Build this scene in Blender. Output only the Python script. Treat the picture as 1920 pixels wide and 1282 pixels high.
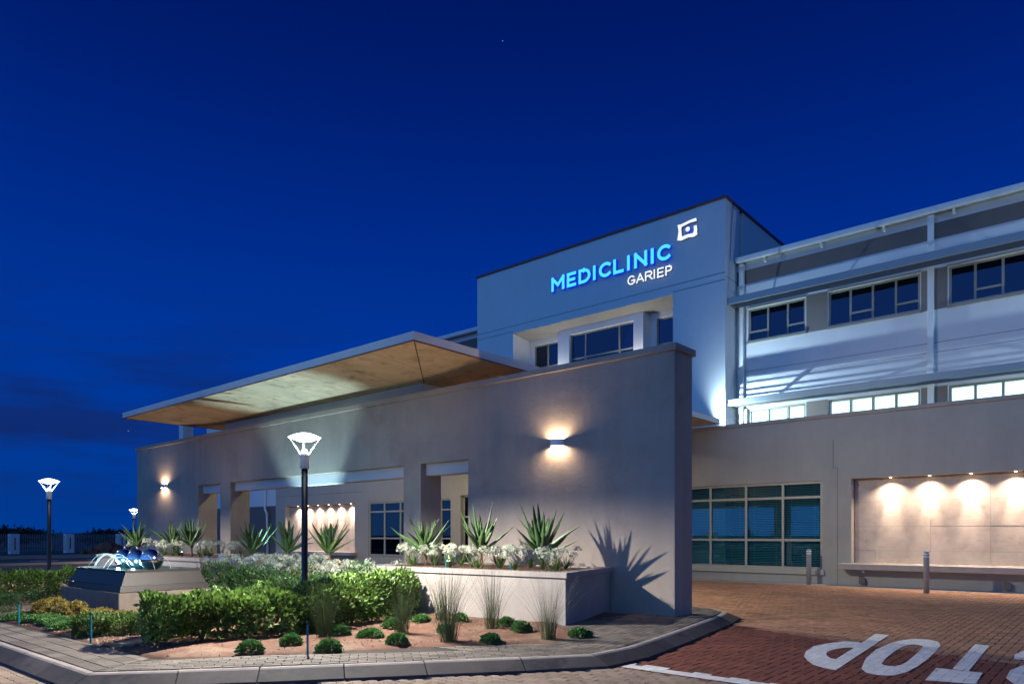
import bpy, bmesh, math, random
import numpy as np
from mathutils import Vector, Matrix

for o in list(bpy.data.objects):
    bpy.data.objects.remove(o)
SC = bpy.context.scene
COL = SC.collection
RND = random.Random(7)
R = math.radians

# ------------------------------------------------------------------ camera
cam_d = bpy.data.cameras.new('camera')
cam_d.sensor_width = 36
cam_d.lens = 1333 / 1920 * 36
cam_d.shift_y = (1003 - 641) / 1920
cam_d.clip_end = 5000
cam_d.clip_start = .05
cam = bpy.data.objects.new('camera', cam_d)
cam.location = (0, 0, 1.5)
cam.rotation_euler = (R(90), 0, math.atan2(.6534, .7573))
COL.objects.link(cam)
SC.camera = cam

# ------------------------------------------------------------------ view
SC.view_settings.view_transform = 'Standard'
SC.view_settings.look = 'None'
SC.view_settings.gamma = 1
SC.view_settings.use_curve_mapping = False
SC.view_settings.exposure = 0
SC.cycles.use_denoising = True
SC.cycles.sample_clamp_indirect = 4
SC.cycles.max_bounces = 6

# ------------------------------------------------------------------ dusk sky
W = bpy.data.worlds.new('World')
SC.world = W
W.use_nodes = True
nt = W.node_tree
nt.nodes.clear()
def N(t, kind, **kw):
    n = t.nodes.new(kind)
    for k, v in kw.items():
        setattr(n, k, v)
    return n
out = N(nt, 'ShaderNodeOutputWorld')
bg = N(nt, 'ShaderNodeBackground')
nt.links.new(bg.outputs[0], out.inputs[0])
tc = N(nt, 'ShaderNodeTexCoord')
sep = N(nt, 'ShaderNodeSeparateXYZ')
nt.links.new(tc.outputs['Generated'], sep.inputs[0])
ramp = N(nt, 'ShaderNodeValToRGB')
cr = ramp.color_ramp
cr.elements[0].position = 0
cr.elements[0].color = (.0, .042, .27, 1)
cr.elements[1].position = 1
cr.elements[1].color = (.0, .0030, .055, 1)
for p, c in ((.10, (0, .042, .31)), (.25, (0, .036, .315)), (.38, (0, .024, .25)), (.52, (0, .0125, .160)), (.65, (.0, .007, .098))):
    e = cr.elements.new(p); e.color = (*c, 1)
nt.links.new(sep.outputs[2], ramp.inputs[0])
# low bank of dusk cloud near the horizon
mp = N(nt, 'ShaderNodeMapping'); mp.inputs['Scale'].default_value = (2.2, 2.2, 13)
nt.links.new(tc.outputs['Generated'], mp.inputs[0])
nz = N(nt, 'ShaderNodeTexNoise'); nz.inputs['Scale'].default_value = 2.2; nz.inputs['Detail'].default_value = 5
nt.links.new(mp.outputs[0], nz.inputs['Vector'])
cm = N(nt, 'ShaderNodeValToRGB')
cm.color_ramp.elements[0].position = .40; cm.color_ramp.elements[0].color = (0, 0, 0, 1)
cm.color_ramp.elements[1].position = .60; cm.color_ramp.elements[1].color = (1, 1, 1, 1)
nt.links.new(nz.outputs[0], cm.inputs[0])
eb = N(nt, 'ShaderNodeValToRGB')
eb.color_ramp.elements[0].position = .02; eb.color_ramp.elements[0].color = (0, 0, 0, 1)
eb.color_ramp.elements[1].position = .30; eb.color_ramp.elements[1].color = (0, 0, 0, 1)
e = eb.color_ramp.elements.new(.09); e.color = (1, 1, 1, 1)
e = eb.color_ramp.elements.new(.17); e.color = (.7, .7, .7, 1)
nt.links.new(sep.outputs[2], eb.inputs[0])
mm = N(nt, 'ShaderNodeMath', operation='MULTIPLY')
nt.links.new(cm.outputs[0], mm.inputs[0]); nt.links.new(eb.outputs[0], mm.inputs[1])
mm2 = N(nt, 'ShaderNodeMath', operation='MULTIPLY'); mm2.inputs[1].default_value = .85
nt.links.new(mm.outputs[0], mm2.inputs[0])
cmix = N(nt, 'ShaderNodeMix', data_type='RGBA')
nt.links.new(mm2.outputs[0], cmix.inputs[0]); nt.links.new(ramp.outputs[0], cmix.inputs[6])
cmix.inputs[7].default_value = (.006, .019, .115, 1)
# afterglow of the set sun, behind the camera: a smooth, paler dome towards -Y
gl = N(nt, 'ShaderNodeMapRange'); gl.inputs[1].default_value = .25; gl.inputs[2].default_value = -1
gl.inputs[3].default_value = 0; gl.inputs[4].default_value = 1; gl.interpolation_type = 'SMOOTHSTEP'
nt.links.new(sep.outputs[1], gl.inputs[0])
ge = N(nt, 'ShaderNodeMapRange'); ge.inputs[1].default_value = 0; ge.inputs[2].default_value = 1
ge.inputs[3].default_value = 1; ge.inputs[4].default_value = .25
nt.links.new(sep.outputs[2], ge.inputs[0])
gm = N(nt, 'ShaderNodeMath', operation='MULTIPLY')
nt.links.new(gl.outputs[0], gm.inputs[0]); nt.links.new(ge.outputs[0], gm.inputs[1])
gc = N(nt, 'ShaderNodeMix', data_type='RGBA', blend_type='ADD')
nt.links.new(gm.outputs[0], gc.inputs[0]); nt.links.new(cmix.outputs[2], gc.inputs[6])
gc.inputs[7].default_value = (.13, .41, .98, 1)
# a few faint stars
vo = N(nt, 'ShaderNodeTexVoronoi'); vo.inputs['Scale'].default_value = 26
nt.links.new(tc.outputs['Generated'], vo.inputs['Vector'])
lt = N(nt, 'ShaderNodeMath', operation='LESS_THAN'); lt.inputs[1].default_value = .017; nt.links.new(vo.outputs['Distance'], lt.inputs[0])
sc2 = N(nt, 'ShaderNodeSeparateColor'); nt.links.new(vo.outputs['Color'], sc2.inputs[0])
gt = N(nt, 'ShaderNodeMath', operation='GREATER_THAN'); gt.inputs[1].default_value = .82; nt.links.new(sc2.outputs[0], gt.inputs[0])
sm0 = N(nt, 'ShaderNodeMath', operation='MULTIPLY'); nt.links.new(lt.outputs[0], sm0.inputs[0]); nt.links.new(gt.outputs[0], sm0.inputs[1])
sadd = N(nt, 'ShaderNodeMix', data_type='RGBA', blend_type='ADD'); nt.links.new(sm0.outputs[0], sadd.inputs[0]); nt.links.new(gc.outputs[2], sadd.inputs[6]); sadd.inputs[7].default_value = (.16, .18, .22, 1)
nt.links.new(sadd.outputs[2], bg.inputs[0])
bg.inputs[1].default_value = 1.0

# ------------------------------------------------------------------ helpers
def tag(o, label=None, cat=None, group=None, kind=None):
    if label: o['label'] = label
    if cat: o['category'] = cat
    if group: o['group'] = group
    if kind: o['kind'] = kind
    return o

def empty(name, loc, label, cat, group=None):
    o = bpy.data.objects.new(name, None)
    o.location = loc; o.empty_display_size = .1
    COL.objects.link(o)
    return tag(o, label, cat, group)

def wloc(o):
    p = Vector((0, 0, 0))
    while o:
        p += o.location; o = o.parent
    return p

class MB:
    def __init__(s): s.v = []; s.f = []
    def add(s, vs, fs):
        b = len(s.v); s.v += [tuple(p) for p in vs]; s.f += [tuple(i + b for i in f) for f in fs]; return s
    def box(s, x0, x1, y0, y1, z0, z1):
        if x0 > x1: x0, x1 = x1, x0
        return s.add([(x0, y0, z0), (x1, y0, z0), (x1, y1, z0), (x0, y1, z0), (x0, y0, z1), (x1, y0, z1), (x1, y1, z1), (x0, y1, z1)],
                     [(0, 3, 2, 1), (4, 5, 6, 7), (0, 1, 5, 4), (1, 2, 6, 5), (2, 3, 7, 6), (3, 0, 4, 7)])
    def quad(s, *p): return s.add(p, [tuple(range(len(p)))])
    def prism(s, pts, z0, z1):
        n = len(pts)
        return s.add([(x, y, z0) for x, y in pts] + [(x, y, z1) for x, y in pts],
                     [tuple(range(n - 1, -1, -1)), tuple(range(n, 2 * n))] + [(i, (i + 1) % n, n + (i + 1) % n, n + i) for i in range(n)])
    def prism_y(s, pts, y0, y1):
        n = len(pts)
        return s.add([(x, y0, z) for x, z in pts] + [(x, y1, z) for x, z in pts],
                     [tuple(range(n)), tuple(range(2 * n - 1, n - 1, -1))] + [((i + 1) % n, i, n + i, n + (i + 1) % n) for i in range(n)])
    def tube(s, path, r, n=8):
        path = [Vector(p) for p in path]; m = len(path)
        rr = r if isinstance(r, (list, tuple)) else [r] * m
        vs = []
        for i, p in enumerate(path):
            t = (path[min(i + 1, m - 1)] - path[max(i - 1, 0)]).normalized()
            a = t.cross(Vector((0, 0, 1)))
            if a.length < .05: a = t.cross(Vector((0, 1, 0)))
            a.normalize(); b = t.cross(a)
            for k in range(n):
                w = 2 * math.pi * k / n
                vs.append(p + (a * math.cos(w) + b * math.sin(w)) * rr[i])
        fs = [(i * n + k, i * n + (k + 1) % n, (i + 1) * n + (k + 1) % n, (i + 1) * n + k) for i in range(m - 1) for k in range(n)]
        fs += [tuple(range(n - 1, -1, -1)), tuple((m - 1) * n + k for k in range(n))]
        return s.add(vs, fs)
    def lathe(s, prof, c, n=20):
        m = len(prof)
        vs = [(c[0] + r * math.cos(2 * math.pi * k / n), c[1] + r * math.sin(2 * math.pi * k / n), c[2] + z) for r, z in prof for k in range(n)]
        fs = [(i * n + k, i * n + (k + 1) % n, (i + 1) * n + (k + 1) % n, (i + 1) * n + k) for i in range(m - 1) for k in range(n)]
        fs += [tuple(range(n - 1, -1, -1)), tuple((m - 1) * n + k for k in range(n))]
        return s.add(vs, fs)
    def build(s, name, mat, parent=None, smooth=False, bevel=0):
        me = bpy.data.meshes.new(name)
        off = wloc(parent) if parent else Vector((0, 0, 0))
        me.from_pydata([(x - off[0], y - off[1], z - off[2]) for x, y, z in s.v], [], s.f)
        me.materials.append(mat)
        if smooth:
            me.polygons.foreach_set('use_smooth', [True] * len(me.polygons))
        me.update()
        o = bpy.data.objects.new(name, me)
        COL.objects.link(o)
        if parent: o.parent = parent
        if bevel:
            b = o.modifiers.new('bevel', 'BEVEL'); b.width = bevel; b.segments = 2; b.limit_method = 'ANGLE'
        return o

def struct(name, mb, mat):
    o = mb.build(name, mat); o['kind'] = 'structure'; return o

def copy_tree(o, parent=None, top=True):
    c = o.copy(); COL.objects.link(c)
    c.parent = parent
    for ch in list(o.children): copy_tree(ch, c, False)
    return c

def holed_wall(mb, x0, x1, z0, z1, y0, y1, holes):
    xs = sorted({x0, x1, *[h[0] for h in holes], *[h[1] for h in holes]})
    zs = sorted({z0, z1, *[h[2] for h in holes], *[h[3] for h in holes]})
    xs = [x for x in xs if x0 <= x <= x1]; zs = [z for z in zs if z0 <= z <= z1]
    def solid(i, j):
        if i < 0 or j < 0 or i >= len(xs) - 1 or j >= len(zs) - 1: return False
        cx = (xs[i] + xs[i + 1]) / 2; cz = (zs[j] + zs[j + 1]) / 2
        return not any(h[0] < cx < h[1] and h[2] < cz < h[3] for h in holes)
    for i in range(len(xs) - 1):
        for j in range(len(zs) - 1):
            if not solid(i, j): continue
            a, b, c, d = xs[i], xs[i + 1], zs[j], zs[j + 1]
            mb.quad((a, y0, c), (b, y0, c), (b, y0, d), (a, y0, d))
            mb.quad((b, y1, c), (a, y1, c), (a, y1, d), (b, y1, d))
            if not solid(i - 1, j): mb.quad((a, y1, c), (a, y0, c), (a, y0, d), (a, y1, d))
            if not solid(i + 1, j): mb.quad((b, y0, c), (b, y1, c), (b, y1, d), (b, y0, d))
            if not solid(i, j - 1): mb.quad((a, y1, c), (b, y1, c), (b, y0, c), (a, y0, c))
            if not solid(i, j + 1): mb.quad((a, y0, d), (b, y0, d), (b, y1, d), (a, y1, d))

# ------------------------------------------------------------------ materials
def principled(name, col, rough=.8, metal=0, spec=.5, var=.0, vscale=3, bump=0, bscale=20, streak=0, island=0, emis=None, estr=0, stain=None, coat=0, transl=0):
    m = bpy.data.materials.new(name); m.use_nodes = True
    t = m.node_tree; p = t.nodes['Principled BSDF']
    p.inputs['Base Color'].default_value = (*col, 1)
    p.inputs['Roughness'].default_value = rough
    p.inputs['Metallic'].default_value = metal
    p.inputs['Specular IOR Level'].default_value = spec
    p.inputs['Coat Weight'].default_value = coat
    tcn = N(t, 'ShaderNodeTexCoord')
    geo = N(t, 'ShaderNodeNewGeometry')
    pos = geo.outputs['Position']
    cur = None
    def vmul(fac_out, lo, hi, src):
        mr = N(t, 'ShaderNodeMapRange'); mr.inputs[1].default_value = .25; mr.inputs[2].default_value = .75
        mr.inputs[3].default_value = lo; mr.inputs[4].default_value = hi
        t.links.new(fac_out, mr.inputs[0])
        mx = N(t, 'ShaderNodeVectorMath', operation='SCALE')
        if src is None: mx.inputs[0].default_value = col
        else: t.links.new(src, mx.inputs[0])
        t.links.new(mr.outputs[0], mx.inputs['Scale'])
        return mx.outputs[0]
    if island:
        oi = N(t, 'ShaderNodeObjectInfo')
        ad = N(t, 'ShaderNodeMath', operation='ADD'); fr = N(t, 'ShaderNodeMath', operation='FRACT')
        t.links.new(geo.outputs['Random Per Island'], ad.inputs[0]); t.links.new(oi.outputs['Random'], ad.inputs[1])
        t.links.new(ad.outputs[0], fr.inputs[0])
        mr = N(t, 'ShaderNodeMapRange'); mr.inputs[3].default_value = 1 - island; mr.inputs[4].default_value = 1 + island
        t.links.new(fr.outputs[0], mr.inputs[0])
        mx = N(t, 'ShaderNodeVectorMath', operation='SCALE'); mx.inputs[0].default_value = col
        t.links.new(mr.outputs[0], mx.inputs['Scale']); cur = mx.outputs[0]
    if var:
        n1 = N(t, 'ShaderNodeTexNoise'); n1.inputs['Scale'].default_value = vscale; n1.inputs['Detail'].default_value = 6; n1.inputs['Roughness'].default_value = .65
        t.links.new(pos, n1.inputs['Vector'])
        cur = vmul(n1.outputs[0], 1 - var, 1 + var, cur)
    if streak:
        mpn = N(t, 'ShaderNodeMapping'); mpn.inputs['Scale'].default_value = (2.6, 2.6, .3)
        t.links.new(pos, mpn.inputs[0])
        n2 = N(t, 'ShaderNodeTexNoise'); n2.inputs['Scale'].default_value = 1.6; n2.inputs['Detail'].default_value = 5
        t.links.new(mpn.outputs[0], n2.inputs['Vector'])
        cur = vmul(n2.outputs[0], 1 - streak, 1 + streak * .6, cur)
    if stain:
        n3 = N(t, 'ShaderNodeTexNoise'); n3.inputs['Scale'].default_value = stain[1]; n3.inputs['Detail'].default_value = 8; n3.inputs['Roughness'].default_value = .7
        t.links.new(pos, n3.inputs['Vector'])
        rp = N(t, 'ShaderNodeMapRange'); rp.inputs[1].default_value = stain[2]; rp.inputs[2].default_value = stain[3]
        t.links.new(n3.outputs[0], rp.inputs[0])
        mx = N(t, 'ShaderNodeMix', data_type='RGBA')
        t.links.new(rp.outputs[0], mx.inputs[0])
        if cur is None: mx.inputs[6].default_value = (*col, 1)
        else: t.links.new(cur, mx.inputs[6])
        mx.inputs[7].default_value = (*stain[0], 1); cur = mx.outputs[2]
    if cur is not None: t.links.new(cur, p.inputs['Base Color'])
    if bump:
        n4 = N(t, 'ShaderNodeTexNoise'); n4.inputs['Scale'].default_value = bscale; n4.inputs['Detail'].default_value = 5; n4.inputs['Roughness'].default_value = .6
        t.links.new(pos, n4.inputs['Vector'])
        bp = N(t, 'ShaderNodeBump'); bp.inputs['Strength'].default_value = min(1, bump * 10); bp.inputs['Distance'].default_value = bump / 2
        t.links.new(n4.outputs[0], bp.inputs['Height']); t.links.new(bp.outputs[0], p.inputs['Normal'])
        m['bump'] = 1
    if emis:
        p.inputs['Emission Color'].default_value = (*emis, 1); p.inputs['Emission Strength'].default_value = estr
    if transl:
        mo = t.nodes['Material Output']
        tr = N(t, 'ShaderNodeBsdfTranslucent'); ms = N(t, 'ShaderNodeMixShader'); ms.inputs[0].default_value = transl
        if cur is not None: t.links.new(cur, tr.inputs[0])
        else: tr.inputs[0].default_value = (*col, 1)
        t.links.new(p.outputs[0], ms.inputs[1]); t.links.new(tr.outputs[0], ms.inputs[2]); t.links.new(ms.outputs[0], mo.inputs[0])
    return m

def glass_mat(name, tint=(.55, .65, .68), refl_ior=1.55, rcol=(1, 1, 1)):
    m = bpy.data.materials.new(name); m.use_nodes = True
    t = m.node_tree; t.nodes.clear()
    o = N(t, 'ShaderNodeOutputMaterial'); mx = N(t, 'ShaderNodeMixShader'); tr = N(t, 'ShaderNodeBsdfTransparent'); g = N(t, 'ShaderNodeBsdfGlossy'); f = N(t, 'ShaderNodeFresnel')
    tr.inputs[0].default_value = (*tint, 1); g.inputs['Roughness'].default_value = .01; g.inputs[0].default_value = (*rcol, 1); f.inputs['IOR'].default_value = refl_ior
    t.links.new(f.outputs[0], mx.inputs[0]); t.links.new(tr.outputs[0], mx.inputs[1]); t.links.new(g.outputs[0], mx.inputs[2]); t.links.new(mx.outputs[0], o.inputs[0])
    return m

M = {}
M['wall'] = principled('taupe_plaster', (.36, .305, .255), .92, var=.10, vscale=1.3, bump=.030, bscale=15, streak=.08, stain=((.25, .21, .185), .8, .52, .75))
M['low'] = principled('beige_plaster', (.36, .335, .29), .92, var=.08, vscale=1.0, bump=.006, bscale=28, streak=.05)
M['white'] = principled('white_plaster', (.68, .68, .67), .88, var=.04, vscale=1.2, bump=.005, bscale=24, streak=.015)
M['trim'] = principled('white_paint', (.72, .72, .70), .5, var=.04, vscale=2)
M['lintel'] = principled('lintel_paint', (.50, .50, .50), .6, var=.05, vscale=2)
M['band'] = principled('brown_band_paint', (.14, .115, .105), .8, var=.06, vscale=1.5)
M['panel'] = principled('taupe_panel_paint', (.22, .19, .165), .8, var=.05)
M['copingred'] = principled('red_brown_flashing', (.17, .055, .05), .6, var=.1)
M['joint'] = principled('dark_joint', (.07, .07, .07), .9)
M['soffit'] = principled('board_marked_concrete', (.51, .395, .27), .85, var=.22, vscale=1.4, bump=.006, bscale=14, stain=((.20, .13, .08), 2.1, .52, .74))
M['concrete'] = principled('pale_concrete', (.34, .31, .28), .88, var=.14, vscale=2.2, bump=.004, bscale=40, streak=.1)
M['kerb'] = principled('worn_shaded_kerb_concrete', (.070, .060, .060), .82, var=.25, vscale=3.5, bump=.004, bscale=50, island=.4, stain=((.030, .030, .040), 1.3, .50, .60))  # worn and stained; face also darkened for the lamplight it lacks, tops stay pale
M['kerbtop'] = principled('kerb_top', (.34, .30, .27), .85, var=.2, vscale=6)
M['frame'] = principled('beige_window_frame', (.36, .34, .28), .45, var=.03)
M['wframe'] = principled('grey_window_frame', (.26, .245, .21), .45)
M['metal'] = principled('painted_steel', (.27, .30, .31), .4, .3, var=.05)
M['slat'] = principled('slat_steel', (.20, .20, .19), .5, .3)
M['black'] = principled('black_pole_paint', (.012, .012, .016), .4)
M['collar'] = principled('grey_cast_collar', (.45, .45, .43), .5, .2)
M['lamp'] = principled('glowing_lamp_lens', (.9, .9, .9), .4, emis=(.93, .97, 1), estr=9)
M['lampdim'] = principled('lamp_strut_glow', (.85, .85, .85), .35, emis=(.93, .97, 1), estr=.12)  # struts and cup glow faintly, standing in for lamplight on them
M['warmlens'] = principled('warm_lamp_lens', (.9, .8, .7), .4, emis=(1, .72, .42), estr=12)
M['coollens'] = principled('cool_flood_lens', (.9, .9, .9), .4, emis=(1, .98, .86), estr=9)
M['dark'] = principled('dark_interior', (.035, .037, .04), .9)
M['room'] = principled('room_wall', (.16, .17, .17), .9)
M['blind'] = principled('blind_slat', (.17, .42, .46), .6)
M['litblind'] = principled('lit_window_blind', (.8, .8, .75), .7, emis=(.98, 1, .90), estr=3.5)
M['glass'] = glass_mat('window_glass', (.62, .84, .90), 1.6, (.75, .9, 1))
M['glassdark'] = glass_mat('tinted_window_glass', (.16, .20, .28), 1.75, (.45, .62, 1))
M['blue'] = principled('lit_blue_letter_face', (.1, .5, .9), .4, emis=(.07, .60, 1.0), estr=1.25)
M['blueside'] = principled('blue_letter_return', (.0, .05, .5), .4, emis=(0, .05, .75), estr=.55)
M['wletter'] = principled('lit_white_letter_face', (.9, .9, .9), .4, emis=(.93, .95, 1), estr=1.0)
M['brick'] = principled('brown_brick_paver', (.34, .17, .095), .85, var=.24, vscale=.9, bump=.006, bscale=70, island=.22, stain=((.10, .065, .05), 1.3, .55, .75))
M['red'] = principled('red_brick_paver', (.165, .046, .026), .85, var=.3, vscale=.8, bump=.006, bscale=70, island=.22)
M['cobble'] = principled('tan_interlocking_paver', (.30, .225, .165), .85, var=.2, vscale=1.2, bump=.006, bscale=70, island=.14, stain=((.15, .1, .075), 1.7, .5, .75))
M['walk'] = principled('grey_walk_paver', (.135, .117, .098), .85, var=.25, vscale=1.1, bump=.006, bscale=70, island=.32, stain=((.33, .27, .2), 1.9, .56, .8))
M['sand'] = principled('joint_sand', (.030, .022, .018), .95, var=.2, vscale=4)
M['paint'] = principled('white_road_paint', (.78, .78, .75), .7, var=.15, vscale=5, bump=.004, bscale=80, island=.07, stain=((.22, .13, .10), 9, .60, .68))
M['soil'] = principled('red_sandy_soil', (.115, .052, .030), .95, var=.35, vscale=3.5, bump=.03, bscale=30, stain=((.20, .135, .09), 1.6, .50, .66))
M['gravel'] = principled('pale_gravel', (.30, .20, .14), .9, island=.45)
M['asphalt'] = principled('asphalt', (.06, .055, .055), .9, var=.2, vscale=.8, bump=.01, bscale=40)
M['verge'] = principled('sandy_verge', (.34, .24, .16), .95, var=.25, vscale=.6)
M['ground'] = principled('dark_veld', (.05, .045, .03), .95, var=.3, vscale=.2)
M['leaf'] = principled('hedge_leaf', (.11, .20, .040), .5, island=.65, transl=.25)
M['leafdark'] = principled('dark_hedge_leaf', (.030, .088, .020), .5, island=.4, transl=.2)
M['leafmid'] = principled('box_leaf', (.09, .16, .034), .5, island=.4, transl=.2)
M['leafyellow'] = principled('yellow_leaf', (.22, .175, .035), .5, island=.4, transl=.25)
M['leafcover'] = principled('ground_cover_leaf', (.08, .20, .05), .5, island=.6, transl=.2)
M['twig'] = principled('twig_bark', (.13, .085, .055), .9, var=.2, vscale=9)
M['aloe'] = principled('aloe_leaf', (.068, .135, .042), .42, island=.35, var=.15, vscale=6, spec=.5)
M['trunk'] = principled('aloe_stem', (.16, .085, .05), .9, var=.3, vscale=14, bump=.02, bscale=40)
M['reed'] = principled('reed_blade', (.055, .085, .030), .6, island=.5, transl=.2)
M['strap'] = principled('strap_leaf', (.07, .14, .035), .5, island=.35, transl=.2)
M['petal'] = principled('white_petal', (.52, .56, .44), .6, island=.25, transl=.3)
M['petalblue'] = principled('lilac_petal', (.30, .32, .62), .6, island=.25, transl=.3)
M['stalk'] = principled('flower_stalk', (.12, .16, .05), .6)
M['treeleaf'] = principled('far_tree_leaf', (.025, .035, .02), .8, island=.4)
M['chrome'] = principled('mirror_steel', (.70, .71, .72), .10, 1)
M['tray'] = principled('dark_bronze_tray', (.022, .018, .016), .5, .1, var=.1, vscale=4, bump=.002, bscale=60)
M['plinth'] = principled('fountain_plinth_concrete', (.19, .155, .125), .85, var=.15, vscale=3, bump=.004, bscale=40, stain=((.12, .10, .10), 2.2, .56, .7))
M['jet'] = principled('water_jet', (.8, .95, 1), .15, transl=.5, emis=(.35, .85, 1), estr=.08)  # slight glow in the water stands in for the pool light
M['teal'] = principled('teal_plastic', (.0, .16, .19), .4)
M['stone'] = principled('rippled_sandstone', (.42, .35, .30), .85, var=.26, vscale=1.8, stain=((.25, .18, .15), 1.9, .58, .78))
M['rock'] = principled('red_rock', (.20, .08, .05), .95, var=.3, vscale=.8)
M['pot'] = principled('teal_glazed_pot', (.25, .45, .45), .3)
M['reflect'] = principled('reflective_tape', (.85, .85, .85), .35)
M['bollard'] = principled('bollard_grey', (.27, .28, .30), .45, .1, var=.08, vscale=5)
# ripple relief for sandstone
def add_ripple(m, scale=(4, 4, 40), dist=.012):
    t = m.node_tree; p = t.nodes['Principled BSDF']
    geo = N(t, 'ShaderNodeNewGeometry'); mpn = N(t, 'ShaderNodeMapping'); mpn.inputs['Scale'].default_value = scale
    n = N(t, 'ShaderNodeTexNoise'); n.inputs['Scale'].default_value = 1; n.inputs['Detail'].default_value = 3; n.inputs['Distortion'].default_value = .4
    b = N(t, 'ShaderNodeBump'); b.inputs['Strength'].default_value = .3; b.inputs['Distance'].default_value = dist * .6
    t.links.new(geo.outputs['Position'], mpn.inputs[0]); t.links.new(mpn.outputs[0], n.inputs['Vector']); t.links.new(n.outputs[0], b.inputs['Height']); t.links.new(b.outputs[0], p.inputs['Normal'])
add_ripple(M['stone'])
# water
mw = bpy.data.materials.new('pool_water'); mw.use_nodes = True
pw = mw.node_tree.nodes['Principled BSDF']; pw.inputs['Base Color'].default_value = (.006, .015, .018, 1); pw.inputs['Roughness'].default_value = .06
nw = N(mw.node_tree, 'ShaderNodeTexNoise'); nw.inputs['Scale'].default_value = 14
bw = N(mw.node_tree, 'ShaderNodeBump'); bw.inputs['Distance'].default_value = .02; bw.inputs['Strength'].default_value = .6
mw.node_tree.links.new(nw.outputs[0], bw.inputs['Height']); mw.node_tree.links.new(bw.outputs[0], pw.inputs['Normal'])
M['water'] = mw

def light(kind, name, loc, parent, power, col=(1, 1, 1), radius=.05, size=None, blend=.3, aim=None):
    d = bpy.data.lights.new(name, kind); d.energy = power; d.color = col; d.shadow_soft_size = radius
    if kind == 'SPOT': d.spot_size = R(size); d.spot_blend = blend
    o = bpy.data.objects.new(name, d)
    o.location = Vector(loc) - (wloc(parent) if parent else Vector((0, 0, 0)))
    if aim is not None:
        o.rotation_euler = (Vector(aim) - Vector(loc)).to_track_quat('-Z', 'Y').to_euler()
    COL.objects.link(o)
    if parent: o.parent = parent
    return o

# ------------------------------------------------------------------ ground, roads
g = MB(); g.quad((-1500, -1500, -.08), (1500, -1500, -.08), (1500, 1500, -.08), (-1500, 1500, -.08))
struct('ground', g, M['ground'])
g = MB(); g.box(-39.5, -24.2, -30, 60, -.06, -.004); g.box(-53, -43, -40, 60, -.06, -.004)
struct('road', g, M['asphalt'])
g = MB(); g.box(-43, -39.5, -40, 60, -.06, .08); g.box(-60, -53, -40, 60, -.06, .06)
g.box(-24.2, -23.9, -1, 11, -.06, .12)
struct('verge', g, M['verge'])
g = MB()
for k in range(22):
    y = -8 + k * 3
    g.box(-48.3, -48.1, y, y + 1.4, -.003, 0.003)
struct('lane_markings', g, M['paint'])

def clip(poly, conv):
    out_ = poly
    n = len(conv)
    for i in range(n):
        ax, ay = conv[i]; bx, by = conv[(i + 1) % n]
        def side(p): return (bx - ax) * (p[1] - ay) - (by - ay) * (p[0] - ax)
        inp = out_; out_ = []
        for j in range(len(inp)):
            p, q = inp[j], inp[(j + 1) % len(inp)]
            sp, sq = side(p), side(q)
            if sp >= 0: out_.append(p)
            if (sp > 0 > sq) or (sp < 0 < sq):
                t = sp / (sp - sq); out_.append((p[0] + (q[0] - p[0]) * t, p[1] + (q[1] - p[1]) * t))
        if len(out_) < 3: return []
    return out_
def area(p): return .5 * sum(p[i][0] * p[(i + 1) % len(p)][1] - p[(i + 1) % len(p)][0] * p[i][1] for i in range(len(p)))
def ccw(p): return p if area(p) > 0 else p[::-1]
def inside(pt, conv):
    return all((conv[(i + 1) % len(conv)][0] - c[0]) * (pt[1] - c[1]) - (conv[(i + 1) % len(conv)][1] - c[1]) * (pt[0] - c[0]) >= 0 for i, c in enumerate(conv))

def brick_solid(mb, poly, ztop, depth, inset=.0035, cx=0, cy=0):
    n = len(poly)
    mx = sum(p[0] for p in poly) / n; my = sum(p[1] for p in poly) / n
    lo = [(x - cx, y - cy, ztop - depth) for x, y in poly]
    mid = [(x - cx, y - cy, ztop - .004) for x, y in poly]
    top = []
    for x, y in poly:
        d = math.hypot(x - mx, y - my) or 1
        top.append((x - (x - mx) / d * inset * 1.4 - cx, y - (y - my) / d * inset * 1.4 - cy, ztop))
    fs = [tuple(range(2 * n, 3 * n))]
    for i in range(n):
        j = (i + 1) % n
        fs += [(i, j, n + j, n + i), (n + i, n + j, 2 * n + j, 2 * n + i)]
    mb.add(lo + mid + top, fs)

def herringbone(x0, x1, y0, y1, a=.105, gap=.009):
    i0, i1, j0, j1 = int(x0 / a) - 1, int(x1 / a) + 1, int(y0 / a) - 1, int(y1 / a) + 1
    for j in range(j0, j1):
        for i in range(i0, i1):
            m = (i - j) % 4
            if m == 0: r = (i, j, i + 2, j + 1)
            elif m == 3: r = (i, j, i + 1, j + 2)
            else: continue
            yield (r[0] * a + gap / 2, r[1] * a + gap / 2, r[2] * a - gap / 2, r[3] * a - gap / 2), ('h' if m == 0 else 'v')

def visible(x, y, zc=0, m=.12):
    d = -.6534 * x + .7573 * y
    if d < 5: return False
    s = (.7573 * x + .6534 * y) / d
    v = (1.5 - zc) / d
    return abs(s) < .72 + m and v < (279 / 1333) + .03

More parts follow.
